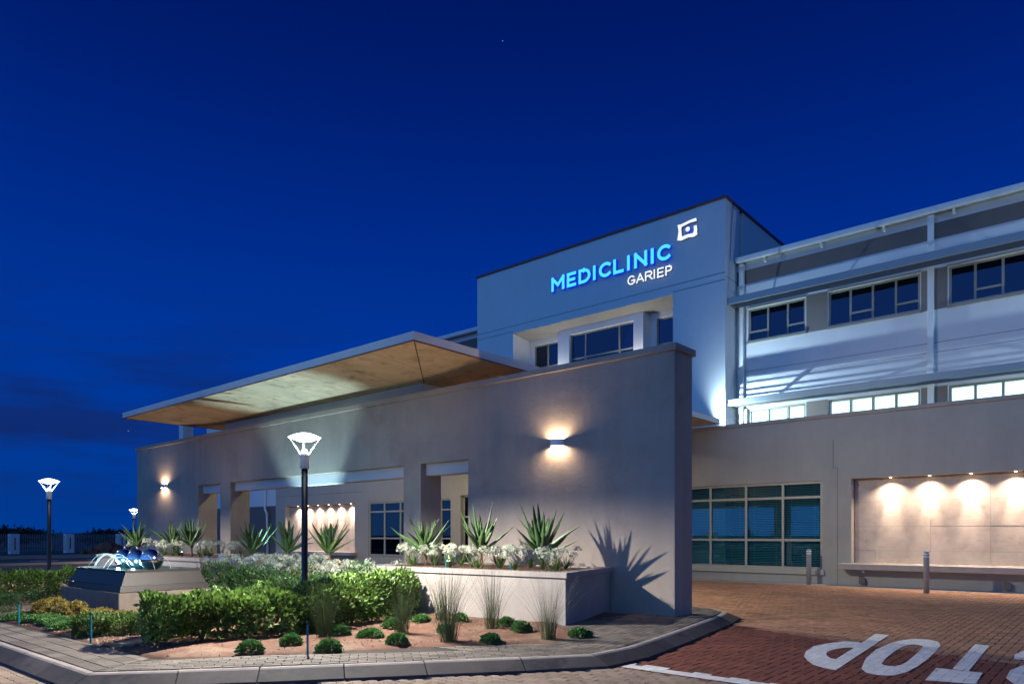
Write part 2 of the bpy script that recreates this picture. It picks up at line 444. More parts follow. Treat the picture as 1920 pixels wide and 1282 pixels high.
def single_pieces(name, parent, mat, items, ztop, depth):
    """each item: polygon, key (alike pieces share a mesh)"""
    cache = {}
    for poly, key, ang in items:
        cx = sum(p[0] for p in poly) / len(poly); cy = sum(p[1] for p in poly) / len(poly)
        if key not in cache:
            c, s = math.cos(-ang), math.sin(-ang)
            loc = [((x - cx) * c - (y - cy) * s, (x - cx) * s + (y - cy) * c) for x, y in poly]
            mb = MB(); brick_solid(mb, loc, 0, depth)
            me = bpy.data.meshes.new(name); me.from_pydata(mb.v, [], mb.f); me.materials.append(mat)
            cache[key] = me
        o = bpy.data.objects.new(name, cache[key])
        o.location = (cx, cy, ztop + RND.uniform(-.002, .001)); o.rotation_euler = (RND.uniform(-.006, .006), RND.uniform(-.006, .006), ang)
        o.parent = parent; COL.objects.link(o)

# kerb line (top edge and foot of the sloping face)
KT = [(-40, 2.55), (-10.81, 2.59), (-7.84, 2.62), (-7.3, 3.26), (-6.81, 3.88), (-5.8, 5.25), (-5.15, 6.12), (-4.66, 6.84), (-4.62, 7.6), (-4.76, 8.62), (-4.9, 9.5), (-5.24, 11.47), (-5.44, 12.2), (-5.9, 12.66), (-6.6, 12.76), (-23, 12.76)]
KB = [(-40, 2.34), (-10.7, 2.38), (-7.72, 2.40), (-7.10, 3.14), (-6.62, 3.74), (-5.60, 5.12), (-4.96, 5.98), (-4.43, 6.79), (-4.38, 7.6), (-4.53, 8.6), (-4.66, 9.47), (-5.0, 11.42), (-5.22, 12.32), (-5.8, 12.87), (-6.55, 12.98), (-23, 12.98)]
FOOT = KB
# --- paver road surfaces
driveway = struct('driveway', MB().box(-30, 8, 2, 22.78, -.07, -.013), M['sand'])
lane = ccw([(-24, 12.9), (-5.1, 12.95), (-4.3, 7.1), (6, 6.2), (6, 22.4), (-24, 22.4)])
# red zone boundary, far side and near side (white line)
RED_FAR = [(-5.4, 11.75), (-4.04, 10.98), (-3.17, 10.72), (-2.0, 10.38), (-.5, 10.05), (6, 9.2)]
RED_NEAR = 6.93
def far_y(x):
    for (a, ya), (b, yb) in zip(RED_FAR, RED_FAR[1:]):
        if a <= x <= b: return ya + (yb - ya) * (x - a) / (b - a)
    return 12 if x < -5.4 else 9
kerbpoly = [p for p in FOOT[2:14]]
def kerb_x(y):
    for (xa, ya), (xb, yb) in zip(FOOT[2:13], FOOT[3:14]):
        if min(ya, yb) <= y <= max(ya, yb) and abs(yb - ya) > 1e-6:
            return xa + (xb - xa) * (y - ya) / (yb - ya)
    return -99
paint_bricks = []
reds, browns = [], []
for (a, b, c, d), o_ in herringbone(-13, 3.2, 6.6, 22.4):
    mx, my = (a + c) / 2, (b + d) / 2
    if not visible(mx, my): continue
    if my < RED_NEAR: continue
    if my < 13 and mx < kerb_x(my) + .03: continue
    poly = [(a, b), (c, b), (c, d), (a, d)]
    zone = reds if my < far_y(mx) else browns
    dist = math.hypot(mx, my)
    zone.append((dist, poly, o_))
    if my < 12.4: paint_bricks.append((mx, my, poly))
for zone, mat, nm in ((reds, M['red'], 'red'), (browns, M['brick'], 'brown')):
    zone.sort(key=lambda t: t[0])
near = [('r', *z) for z in reds[:230]] + [('b', *z) for z in browns[:70]]
single_pieces('brick', driveway, M['red'], [(z[2], z[3], 0) for z in near if z[0] == 'r'], 0, .03)
single_pieces('brick', driveway, M['brick'], [(z[2], z[3], 0) for z in near if z[0] == 'b'], 0, .03)
mb = MB()
for z in reds[230:]: brick_solid(mb, z[1], RND.uniform(-.003, 0), .03)
tag(mb.build('red_brick_paving', M['red'], driveway), kind='stuff')
mb = MB()
for z in browns[70:]: brick_solid(mb, z[1], RND.uniform(-.003, 0), .03)
tag(mb.build('brown_brick_paving', M['brick'], driveway), kind='stuff')
g = MB(); g.box(-12.4, 8, 22.0, 22.76, -.07, .004)
tag(g.build('drain_strip', M['concrete'], driveway))  # concrete strip, widened and paled to hold the niche light on it
struct('forecourt', MB().box(-30, -12.9, 13, 22.4, -.03, .0), M['brick'])

# --- front road with zig-zag interlocking pavers
road = struct('front_road', MB().box(-60, 12, -14, 2.6, -.07, -.014).box(-7.6, 8, 2.6, 6.9, -.07, -.0145), M['sand'])
def zigzag(x0, y0, L=.225, Wd=.1125, gap=.006):
    am = .012
    xs = [0, .25, .5, .75, 1]
    bot = [(x0 + gap / 2 + t * (L - gap), y0 + gap / 2 + (am if k % 2 else -am) * (1 if k < 5 else 1)) for k, t in enumerate(xs)]
    top = [(x, y + Wd - gap) for x, y in bot][::-1]
    return bot + top
zz = []
L_, W_ = .225, .1125
ang = math.atan2(5.98 - 2.46, -4.99 + 8.11)      # laid along the slanting kerb
for j in range(-80, 80):
    for i in range(-80, 80):
        px, py = i * L_ + (j % 2) * L_ / 2, j * W_
        qx = -5.5 + px * math.cos(.0) ; qy = 5 + py
        if not visible(qx + .1, qy + .05, 0, .1): continue
        if qy > RED_NEAR - .10 and qx > -4.6: continue
        my = qy + .06; mx = qx + .11
        if my > 7: continue
        if my < 2.4 or mx > kerb_x(my) + .03:
            if qx > 2: continue
            zz.append((math.hypot(mx, my), zigzag(qx, qy)))
for i in range(-60, 1):       # left of the corner, in front of the straight kerb
    pass
zz.sort(key=lambda t: t[0])
single_pieces('paver', road, M['cobble'], [(z[1], 'z', 0) for z in zz[:300]], 0, .03)
mb = MB()
for z in zz[300:]: brick_solid(mb, z[1], RND.uniform(-.002, 0), .03)
if mb.v: tag(mb.build('paver_field', M['cobble'], road), kind='stuff')

# --- painted words and line, laid on the brick tops
def stripquads(outer, inner):
    return [ccw([outer[i], outer[i + 1], inner[i + 1], inner[i]]) for i in range(len(outer) - 1)]
def paint_piece(name, quads, label, chip=0):
    mb = MB(); bb = [p for q in quads for p in q]
    x0, x1 = min(p[0] for p in bb) - .2, max(p[0] for p in bb) + .2; y0, y1 = min(p[1] for p in bb) - .2, max(p[1] for p in bb) + .2
    for mx, my, poly in paint_bricks:
        if not (x0 < mx < x1 and y0 < my < y1): continue
        if chip and (my > 7.17 or my < 6.97) and RND.random() < chip: continue
        ins = -.003
        pin = [(x + (ins if x < mx else -ins), y + (ins if y < my else -ins)) for x, y in poly]
        for qi, q in enumerate(quads):
            c = clip(pin, q)
            if len(c) >= 3 and abs(area(c)) > 2e-5: mb.quad(*[(x, y, .003 + .0006 * (qi == len(quads) - 1)) for x, y in c])
    o = mb.build(name, M['paint'])
    return tag(o, label, 'road marking', 'painted STOP word and line on the paving')
# P
outer = [(-2.70, 10.50), (-2.85, 10.76), (-3.02, 10.68), (-3.14, 10.30), (-3.19, 9.95), (-3.13, 9.45), (-3.02, 9.05), (-2.88, 8.75), (-2.74, 8.52), (-2.60, 8.40), (-2.44, 8.34)]
inner = [(-2.68, 10.10), (-2.76, 10.16), (-2.83, 10.10), (-2.89, 9.92), (-2.91, 9.75), (-2.90, 9.55), (-2.85, 9.36), (-2.79, 9.22), (-2.73, 9.12), (-2.67, 9.08), (-2.62, 9.06)]
quads = stripquads(outer, inner)
quads.append(ccw([(-2.88, 11.82), (-2.69, 11.80), (-2.44, 8.34), (-2.63, 8.80)]))
paint_piece('painted_letter', quads, 'white painted letter P of the word STOP on the red bricks')
# O
oc = [(-2.25, 8.62), (-2.40, 9.4), (-2.48, 10.2), (-2.47, 10.95), (-2.42, 11.35), (-2.30, 11.62), (-2.14, 11.66), (-1.99, 11.50), (-1.90, 11.1), (-1.86, 10.6), (-1.82, 9.9), (-1.80, 9.2), (-1.82, 8.7), (-1.88, 8.42), (-2.0, 8.33), (-2.14, 8.40), (-2.25, 8.62)]
ic = [(-2.16, 9.12), (-2.22, 9.6), (-2.26, 10.2), (-2.27, 10.7), (-2.25, 10.9), (-2.21, 10.99), (-2.14, 11.0), (-2.08, 10.93), (-2.05, 10.75), (-2.02, 10.4), (-1.99, 9.9), (-1.96, 9.4), (-1.97, 9.15), (-2.0, 9.04), (-2.05, 9.0), (-2.11, 9.02), (-2.16, 9.12)]
paint_piece('painted_letter', stripquads(oc, ic), 'white painted letter O of the word STOP beside the letter P')
paint_piece('painted_letter', [ccw([(-1.57, 11.60), (-1.40, 11.56), (-1.31, 9.24), (-1.47, 9.26)]), ccw([(-1.62, 9.22), (-1.18, 9.22), (-1.14, 8.48), (-1.57, 8.36)])], 'white painted letter T of the word STOP')
so = [(-1.02, 10.5), (-1.06, 10.9), (-1.0, 11.35), (-.86, 11.6), (-.68, 11.62), (-.52, 11.4), (-.46, 10.95), (-.5, 10.5), (-.62, 10.15), (-.72, 9.85), (-.78, 9.55), (-.76, 9.3), (-.68, 9.2), (-.60, 9.3), (-.58, 9.55)]
si = [(-.87, 10.5), (-.88, 10.8), (-.85, 11.05), (-.78, 11.15), (-.70, 11.12), (-.64, 11.0), (-.62, 10.8), (-.66, 10.6), (-.78, 10.35), (-.90, 10.05), (-.97, 9.6), (-.95, 9.05), (-.84, 8.7), (-.62, 8.62), (-.42, 9.1)]
paint_piece('painted_letter', stripquads(so, si), 'white painted letter S of the word STOP cut by the right edge')
# line
lq = [ccw([(-4.36, 6.95), (-4.34, 7.26), (-3.3, 7.20), (-3.3, 6.94)]), ccw([(-3.3, 6.94), (-3.3, 7.20), (1.5, 7.12), (1.5, 6.94)])]
paint_piece('painted_stop_line', lq, 'worn white stop line painted at the near edge of the red bricks', chip=.3)

# ------------------------------------------------------------------ island: kerb, walkway, bed
kerb = MB()
kerb_root = struct('kerb', MB().prism(ccw([(-23.9, 2.7), (-8.0, 2.75), (-5.35, 6.3), (-4.9, 7.2), (-5.4, 11.5), (-6.1, 12.5), (-23.9, 12.5)]), -.05, .06), M['soil'])
def resample(pts_a, pts_b, step):
    res = []
    for (a0, a1), (b0, b1) in zip(zip(pts_a, pts_a[1:]), zip(pts_b, pts_b[1:])):
        L = math.dist(a0, a1); n = max(1, round(L / step))
        for k in range(n):
            t0, t1 = k / n, (k + 1) / n
            f = lambda p, q, t: (p[0] + (q[0] - p[0]) * t, p[1] + (q[1] - p[1]) * t)
            res.append((f(a0, a1, t0), f(a0, a1, t1), f(b0, b1, t0), f(b0, b1, t1)))
    return res
for (t0, t1, b0, b1) in resample(KT, KB, 1.0):
    if t0[0] < -24: continue
    g_ = .006
    def sh(p, q, s):
        L = math.dist(p, q) or 1
        return (p[0] + (q[0] - p[0]) * s / L, p[1] + (q[1] - p[1]) * s / L)
    t0_, t1_, b0_, b1_ = sh(t0, t1, g_), sh(t1, t0, g_), sh(b0, b1, g_), sh(b1, b0, g_)
    nx, ny = t0[0] - b0[0], t0[1] - b0[1]; l = math.hypot(nx, ny); nx, ny = nx / l * .07, ny / l * .07
    ti0, ti1 = (t0_[0] + nx, t0_[1] + ny), (t1_[0] + nx, t1_[1] + ny)
    ks = MB()
    z = .122 + RND.uniform(-.002, .002)
    def lerp(p, q, t): return (p[0] + (q[0] - p[0]) * t, p[1] + (q[1] - p[1]) * t)
    m0, m1 = lerp(b0_, t0_, .88), lerp(b1_, t1_, .88)
    vs = [(*b0_, -.03), (*b1_, -.03), (*b1_, .025), (*b0_, .025), (*m1, z - .012), (*m0, z - .012), (*t1_, z), (*t0_, z), (*ti1, z), (*ti0, z), (*ti1, -.03), (*ti0, -.03)]
    ks.add(vs, [(0, 1, 2, 3), (3, 2, 4, 5), (5, 4, 6, 7), (7, 6, 8, 9), (9, 8, 10, 11), (0, 3, 5, 7, 9, 11), (1, 10, 8, 6, 4, 2)])
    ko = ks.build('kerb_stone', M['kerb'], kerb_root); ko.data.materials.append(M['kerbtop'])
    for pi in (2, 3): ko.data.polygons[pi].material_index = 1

walk = struct('walkway', MB().prism(ccw([(-23.9, 2.66), (-7.95, 2.68), (-5.3, 6.2), (-4.75, 6.9), (-4.85, 8.6), (-5.5, 12.15), (-6.0, 12.68), (-6.7, 12.68), (-6.7, 8.6), (-5.5, 8.6), (-5.5, 7.2), (-6.55, 6.0), (-7.55, 4.3), (-8.3, 3.43), (-9.9, 3.36), (-23.9, 3.25)]), .05, .108), M['sand'])
def off(p, d):  # nothing fancy: walkway zones start a joint behind the kerb
    return p
zones = [
    (ccw([(-23.9, 2.66), (-7.93, 2.70), (-8.32, 3.42), (-9.9, 3.36), (-23.9, 3.24)]), 0, .2, .2),
    (ccw([(-7.91, 2.70), (-5.24, 6.13), (-6.50, 6.02), (-7.56, 4.27), (-8.30, 3.42)]), math.atan2(3.43, 2.68), .2, .1),
    (ccw([(-5.24, 6.15), (-4.75, 6.84), (-4.70, 7.28), (-5.52, 7.28), (-6.49, 6.04)]), math.atan2(3.43, 2.68), .2, .1),
    (ccw([(-4.70, 7.30), (-4.84, 8.62), (-5.50, 12.15), (-5.96, 12.60), (-6.62, 12.66), (-6.62, 8.72), (-5.52, 7.30)]), math.atan2(-5, .85), .2, .1)]
allw = []
for zi, (zp, an, L, Wd) in enumerate(zones):
    c, s = math.cos(an), math.sin(an); ox, oy = zp[0]
    gap = .009
    for j in range(-90, 90):
        for i in range(-90, 90):
            u0, v0 = i * L + (j % 2) * L / 2, j * Wd
            if zi == 0: u0 = i * .3 + (j % 2) * .15; Lx = .3
            else: Lx = L
            pl = [(u0 + gap / 2, v0 + gap / 2), (u0 + Lx - gap / 2, v0 + gap / 2), (u0 + Lx - gap / 2, v0 + Wd - gap / 2), (u0 + gap / 2, v0 + Wd - gap / 2)]
            w = [(ox + u * c - v * s, oy + u * s + v * c) for u, v in pl]
            mx = sum(p[0] for p in w) / 4; my = sum(p[1] for p in w) / 4
            if not visible(mx, my, .12): continue
            full = all(inside(p, zp) for p in w)
            if not full:
                w = clip(w, zp)
                if len(w) < 3 or abs(area(w)) < 4e-4: continue
            allw.append((math.hypot(mx, my), w, full, zi, an))
allw.sort(key=lambda t: t[0])
items, rest = [], MB()
for d_, w, full, zi, an in allw:
    if full and len(items) < 300: items.append((w, zi, an))
    else: brick_solid(rest, w, .121 + RND.uniform(-.003, 0), .02)
single_pieces('paver', walk, M['walk'], items, .121, .02)
tag(rest.build('paver_field', M['walk'], walk), kind='stuff')

# planting bed
from mathutils import noise as mnoise
BED = [(-23.9, 3.26), (-9.9, 3.38), (-8.33, 3.45), (-7.57, 4.30), (-6.52, 6.05), (-5.50, 7.20), (-5.46, 7.62), (-5.55, 8.40), (-6.45, 8.85), (-6.45, 10.9), (-23.9, 10.9)]
def in_poly(x, y, P):
    c = False
    for i in range(len(P)):
        x0, y0 = P[i]; x1, y1 = P[i - 1]
        if (y0 > y) != (y1 > y) and x < (x1 - x0) * (y - y0) / (y1 - y0) + x0: c = not c
    return c
def edge_dist(x, y, P):
    best = 9
    for i in range(len(P)):
        ax, ay = P[i - 1]; bx, by = P[i]
        L2 = (bx - ax) ** 2 + (by - ay) ** 2
        t = max(0, min(1, ((x - ax) * (bx - ax) + (y - ay) * (by - ay)) / L2)) if L2 else 0
        best = min(best, math.hypot(x - ax - t * (bx - ax), y - ay - t * (by - ay)))
    return best
def soil_z(x, y):
    n = mnoise.noise(Vector((x * 1.3, y * 1.3, 0))) * .02 + mnoise.noise(Vector((x * 6, y * 6, 3))) * .012
    d = edge_dist(x, y, BED)
    s = 1 if in_poly(x, y, BED) else -1
    base = .105 + min(.03, d * .1) if s > 0 else .105 - min(d * 1.5, .2)
    return base + n * (1 if s > 0 else .2)
sm = MB(); st = .09
nx_, ny_ = int(18.6 / st), int(8 / st)
for j in range(ny_ + 1):
    for i in range(nx_ + 1):
        x, y = -24 + i * st, 3.1 + j * st
        sm.v.append((x, y, soil_z(x, y)))
for j in range(ny_):
    for i in range(nx_):
        a = j * (nx_ + 1) + i
        if max(sm.v[a][2], sm.v[a + 1][2], sm.v[a + nx_ + 1][2], sm.v[a + nx_ + 2][2]) > .04:
            sm.f.append((a, a + 1, a + nx_ + 2, a + nx_ + 1))
soil = sm.build('garden_bed', M['soil'], smooth=True); soil['kind'] = 'structure'
gv = MB()
for k in range(5200):
    x, y = RND.uniform(-15.5, -5.4), RND.uniform(3.3, 9)
    if not in_poly(x, y, BED) or edge_dist(x, y, BED) < .04: continue
    dens = mnoise.noise(Vector((x * .9, y * .9, 7)))
    if x > -9 and dens < .05 and RND.random() < .6: continue
    r = RND.uniform(.006, .02) * (1.3 if x < -9 else .9); z = soil_z(x, y)
    a = RND.uniform(0, 6.28); c, s = math.cos(a) * r, math.sin(a) * r; q = RND.uniform(.5, .9)
    gv.add([(x + c * 1.3, y + s * 1.3, z), (x - s * q, y + c * q, z), (x - c * 1.1, y - s * 1.1, z), (x + s * q, y - c * q, z), (x + RND.uniform(-.3, .3) * r, y, z + r * .9)], [(0, 1, 4), (1, 2, 4), (2, 3, 4), (3, 0, 4)])
tag(gv.build('gravel', M['gravel']), 'pale gravel scattered over the reddish planting bed', kind='stuff')
lf = MB()
for k in range(260):
    x, y = RND.uniform(-13, -4.6), RND.uniform(2.7, 9.5)
    if in_poly(x, y, BED) and RND.random() < .5: continue
    z = soil_z(x, y) + .004 if in_poly(x, y, BED) else .1235
    if not (in_poly(x, y, BED) or any(inside((x, y), zn[0]) for zn in zones)): continue
    if edge_dist(x, y, BED) > abs(RND.gauss(0, .35)) + .05: continue
    a = RND.uniform(0, 6.28); r = RND.uniform(.008, .022); c, s_ = math.cos(a) * r, math.sin(a) * r
    lf.add([(x + c, y + s_, z), (x - s_ * .45, y + c * .45, z + r * .3), (x - c, y - s_, z + .001), (x + s_ * .45, y - c * .45, z + r * .2)], [(0, 1, 2), (0, 2, 3)])
tag(lf.build('leaf_litter', M['twig']), 'dry leaf litter strewn along the edge of the bed and paving', kind='stuff')
for i, (p, l_) in enumerate([([(-9.62, 3.45), (-9.35, 3.62), (-9.98, 4.75), (-10.35, 4.60)], 'tan stepping slab in the gravel between clipped shrub and tall hedge'), ([(-15.2, 4.1), (-14.2, 4.15), (-14.3, 4.55), (-15.3, 4.5)], 'tan stepping slab in front of the low dark clipped hedge')]):
    tag(MB().prism(ccw(p), .1, .15).build('stepping_slab', M['verge'], bevel=.006), l_, 'slab')

# ------------------------------------------------------------------ buildings
def window(parent, x0, x1, z0, z1, y, mull, trans, mat, glass, fw=.055, dep=.09, blind=None, lit=False, slat_pitch=.05, blindfrom=None):
    """mull: x of mullions; trans: list per light of transom heights"""
    mb = MB()
    mb.box(x0, x0 + fw, y, y + dep, z0, z1); mb.box(x1 - fw, x1, y, y + dep, z0, z1)
    xs = [x0 + fw]
    for m_ in mull:
        mb.box(m_ - fw / 2, m_ + fw / 2, y, y + dep, z0, z1); xs += [m_ - fw / 2, m_ + fw / 2]
    xs.append(x1 - fw)
    lights = [(xs[i], xs[i + 1]) for i in range(0, len(xs), 2)]
    cells = []
    for k, (a, b) in enumerate(lights):
        mb.box(a, b, y + .002, y + dep - .002, z0, z0 + fw); mb.box(a, b, y + .002, y + dep - .002, z1 - fw, z1)
        zs = [z0 + fw]
        for tz in trans[k % len(trans)]:
            mb.box(a, b, y + .002, y + dep - .002, tz - fw / 2, tz + fw / 2); zs += [tz - fw / 2, tz + fw / 2]
        zs.append(z1 - fw)
        cells += [(a, b, zs[i], zs[i + 1]) for i in range(0, len(zs), 2)]
    w = mb.build('window', mat, parent)
    for a, b, c, d in cells:
        p = MB().box(a, b, y + dep * .45, y + dep * .45 + .008, c, d)
        p.build('pane', glass, w)
    if blind:
        for a, b in lights:
            bm_ = MB(); z = z1 - fw - .01; lo = blindfrom if blindfrom else z0 + fw
            while z > lo:
                bm_.add([(a + .01, y + dep + .02, z - .012), (b - .01, y + dep + .02, z - .012), (b - .01, y + dep + .055, z + .012), (a + .01, y + dep + .055, z + .012)], [(0, 1, 2, 3)])
                z -= slat_pitch
            for q in (.18, .82):
                xx = a + (b - a) * q
                bm_.box(xx - .004, xx + .004, y + dep + .015, y + dep + .018, lo, z1 - fw)
            tag(bm_.build('blind', blind, w), kind='stuff')
    if lit:
        for a, b in lights:
            MB().box(a, b, y + dep + .05, y + dep + .06, z0 + fw, z1 - fw).build('blind', M['litblind'], w)
    return w

bld = empty('clinic_building', (-16.6, 24, 0), 'long white and taupe clinic building with a tall entrance tower and side wings', 'building')
# tower
t = MB()
TX0, TX1, TY, TZ = -22.65, -10.64, 23.8, 13.33
RX0, RX1, RZ = -20.47, -12.67, 10.40
t.box(TX0, RX0, TY, 25.0, 0.2, TZ); t.box(RX1, TX1, TY, 25.0, 0.2, TZ); t.box(RX0, RX1, TY, 25.0, RZ, TZ)
t.box(TX0, TX1, 25.0, 25.01, RZ, TZ)
t.box(TX0, TX1, 25.3, 34, .2, TZ - .002)
t.box(RX0, RX1, TY + .002, 25.0, .2, 7.6)
t.build('tower_wall', M['white'], bld)
# back wall of the recess, with window openings, and the projecting centre bay with its own
b = MB()
W1 = (-20.38, -18.78, 8.2, 10.0); W2 = (-17.85, -14.70, 8.2, 10.0); W3 = (-14.02, -12.72, 8.2, 10.0)
holed_wall(b, RX0, RX1, 7.6, RZ, 24.92, 25.29, [(-20.2, -18.75, 8.3, 10.02), (-18.5, -14.3, 8.3, 10.02), (-14.0, -12.7, 8.3, 10.02)])
b.build('recess_wall', M['white'], bld)
b = MB(); holed_wall(b, -18.45, -14.28, 7.6, 10.24, 24.4, 24.915, [(-17.85, -14.72, 8.3, 9.98)])
b.build('bay_wall', M['white'], bld)
s = MB()
A, B_, C_, D_ = (RX0, TY + .01, RZ - .004), (RX1, TY + .01, RZ - .004), (-14.28, 24.39, 10.245), (-18.45, 24.39, 10.245)
s.quad(A, D_, C_, B_)
s.quad(A, (RX0, 24.9, 10.27), (-18.46, 24.9, 10.27), D_); s.quad(B_, C_, (-14.27, 24.9, 10.27), (RX1, 24.9, 10.27))
s.build('recess_soffit', M['low'], bld)
window(bld, -20.2, -18.75, 8.3, 10.02, 25.0, [-19.45], [[9.0]], M['wframe'], M['glassdark'], blind=M['blind'], blindfrom=8.3, slat_pitch=.06)
window(bld, -17.85, -14.72, 8.3, 9.98, 24.52, [-17.1, -15.45], [[8.95], [8.95], [8.95]], M['wframe'], M['glassdark'], blind=M['blind'], slat_pitch=.06)
window(bld, -14.0, -12.7, 8.3, 10.02, 25.0, [-13.25], [[9.0]], M['wframe'], M['glassdark'], blind=M['blind'], slat_pitch=.06)
MB().box(TX0 - .05, TX1 + .05, TY - .05, TY + .25, TZ, TZ + .09).box(TX1 - .25, TX1 + .05, TY + .25, 34.05, TZ, TZ + .09).box(TX0 - .05, TX0 + .25, TY + .25, 34.05, TZ, TZ + .09).build('tower_flashing', M['copingred'], bld)
j = MB(); j.box(TX0, TX1 , TY - .003, TY + .001, 10.72, 10.737); j.box(TX0, RX0, TY - .003, TY + .001, 10.47, 10.487); j.box(RX1, TX1, TY - .003, TY + .001, 10.47, 10.487); j.box(TX1 - .001, TX1 + .003, 24.25, 24.265, 11.4, TZ); j.box(TX1 - .001, TX1 + .003, TY, 24.8, 10.6, 10.615)
j.build('joint_line', M['joint'], bld)
MB().box(RX0, RX1, 26.5, 26.6, 7.6, 10.4).build('room_wall', M['room'], bld)

# right wing
YF = 24.8
WX1 = 14
ug = [(-10.22, -8.23, [-9.53, -8.84], [[8.75], [], [8.75]]), (-7.49, -4.79, [-6.81, -6.14, -5.47], [[], [8.75], [], [8.75]]), (-4.03, -1.33, [-3.36, -2.68, -2.0], [[], [8.75], [], [8.75]]), (-.6, 2.1, [.08, .75, 1.43], [[], [8.75], [], [8.75]]), (2.84, 5.5, [3.5, 4.17, 4.83], [[], [8.75], [], [8.75]])]
holes = [(a, b_, 8.42, 9.58) for a, b_, _, _ in ug] + [(a, b_, 5.3, 6.0) for a, b_, _, _ in ug]
wr = MB(); holed_wall(wr, TX1 + .002, WX1, 0.2, 11.24, YF, 25.05, holes)
wr.box(TX1 + .002, WX1, 33, 33.3, .2, 11.24); wr.box(WX1 - .3, WX1, 25.06, 33, .2, 11.24); wr.box(TX1 + .002, WX1 , 25.05, 33, 7.6, 7.9)
wr.build('right_wing_wall', M['white'], bld)
MB().box(TX1 + .01, WX1, 24.6, 34, 11.245, 11.34).build('roof', M['metal'], bld)
MB().box(TX1 + .01, WX1 - .31, 28, 28.1, 5, 11.2).build('room_wall', M['room'], bld)
MB().box(TX1 + .08, WX1, 24.45, 24.595, 11.22, 11.40).build('gutter', M['trim'], bld, bevel=.02)
for k in range(11):
    x = -9.6 + k * 1.9
    MB().box(x, x + .05, 24.6, 24.78, 11.10, 11.24).build('gutter_bracket', M['trim'], bld)
bn = MB(); xs = [TX1 + .01, -4.58, WX1]
bn.box(TX1 + .01, WX1, YF - .012, YF - .001, 10.50, 10.99)
bn.build('painted_band', M['band'], bld)
pn = MB()
prev = TX1 + .45
edges = [(-8.20, -7.52), (-4.76, -4.06), (-1.30, -.63), (2.13, 2.81)]
for a, b_ in edges:
    pn = MB().box(a, b_, YF - .012, YF - .001, 8.36, 9.60); pn.build('wall_panel', M['panel'], bld)
    MB().box(a, b_, YF - .012, YF - .001, 5.2, 6.02).build('wall_panel', M['panel'], bld)
for a, b_, mu, tr in ug:
    window(bld, a, b_, 8.42, 9.58, YF + .05, mu, tr, M['wframe'], M['glassdark'], fw=.065)
    window(bld, a, b_, 5.3, 6.0, YF + .05, mu, [[]], M['wframe'], M['glass'], fw=.065, lit=True)
    MB().box(a - .04, b_ + .04, YF - .07, YF + .045, 8.34, 8.418).build('window_sill', M['wframe'], bld)
    hd = MB(); hd.box(a - .03, b_ + .03, YF - .03, YF + .045, 9.582, 9.64); hd.build('window_head', M['frame'], bld)
j = MB()
for z in (7.06, 7.35): j.box(TX1 + .3, WX1, YF - .003, YF + .0005, z, z + .014)
j.build('joint_line', M['joint'], bld)
for x in (-10.50, -4.56, 2.47):
    MB().box(x, x + .16, 24.62, 24.76, 5.0, 11.2).build('downpipe', M['trim'], bld, bevel=.01)
MB().box(-10.33, -10.24, 24.7, YF - .001, 5.0, 6.0).build('pilaster', M['trim'], bld)
def awning(x0, x1, z0, z1):
    aw = MB().box(x0, x1, 23.93, 23.99, z0, z1).box(x0, x0 + .04, 23.992, 24.78, z0 + .01, z1 - .02).build('awning', M['metal'], bld, bevel=.012)
    n = 5
    for k in range(n):
        y = 24.06 + k * .125
        sm_ = MB(); dz = .035
        sm_.add([(x0 + .05, y, z0 + .02), (x1, y, z0 + .02), (x1, y + .012, z0 + .02), (x0 + .05, y + .012, z0 + .02), (x0 + .05, y + .03, z0 + .02 + 2 * dz), (x1, y + .03, z0 + .02 + 2 * dz), (x1, y + .042, z0 + .02 + 2 * dz), (x0 + .05, y + .042, z0 + .02 + 2 * dz)],
                [(0, 3, 2, 1), (4, 5, 6, 7), (0, 1, 5, 4), (1, 2, 6, 5), (2, 3, 7, 6), (3, 0, 4, 7)])
        sm_.build('slat', M['slat'], aw)
    x = x0 + 1.15
    while x < x1:
        MB().box(x, x + .05, 23.995, 24.78, z0 + .105, z0 + .16).build('bracket', M['metal'], aw); x += 2.3
awning(TX1 + .03, WX1, 9.61, 9.85)
awning(TX1 + .03, WX1, 6.05, 6.27)

# left wing (seen past the tower, and its ground floor through the openings)
wl = MB(); wl.box(-50.9, TX0 - .002, YF, 33.2, 3.40, 11.24)
wl.build('left_wing_wall', M['white'], bld)
MB().box(-50.85, TX0 - .002, YF + .03, 33.2, 0, 3.398).build('left_wing_base_wall', M['band'], bld)
MB().box(-55.5, TX0 - .01, 24.6, 34, 11.245, 11.34).build('roof', M['metal'], bld)
MB().box(-55.5, TX0 - .02, 24.45, 24.595, 11.22, 11.40).build('gutter', M['trim'], bld, bevel=.02)
MB().box(-50.8, TX0 - .01, YF - .012, YF - .001, 10.50, 10.99).build('painted_band', M['band'], bld)
MB().box(-55.4, -54.7, 24.8, 25.6, 0, 11.24).build('pillar', M['white'], bld)
dp = MB().tube([(-42.7, 24.68, 11.1), (-42.7, 24.68, 3.4), (-42.55, 24.66, 3.15), (-42.35, 24.66, 2.9), (-42.35, 24.66, .3)], .09, 10); dp.build('downpipe', M['trim'], bld, smooth=True)

for x in (-18.6, -14.6):  # added lamps, unseen on the sill, to brighten the recess soffit
    f_ = MB().lathe([(.07, 0), (.07, .1)], (x, 24.02, 7.62), 12).build('added_recess_uplight', M['coollens'], bld)
    light('SPOT', 'added_recess_lamp', (x, 24.02, 7.74), f_, 130, (1, .97, .86), .04, 120, .6, aim=(x + (1 if x < -16 else -1) * .4, 24.1, 12))
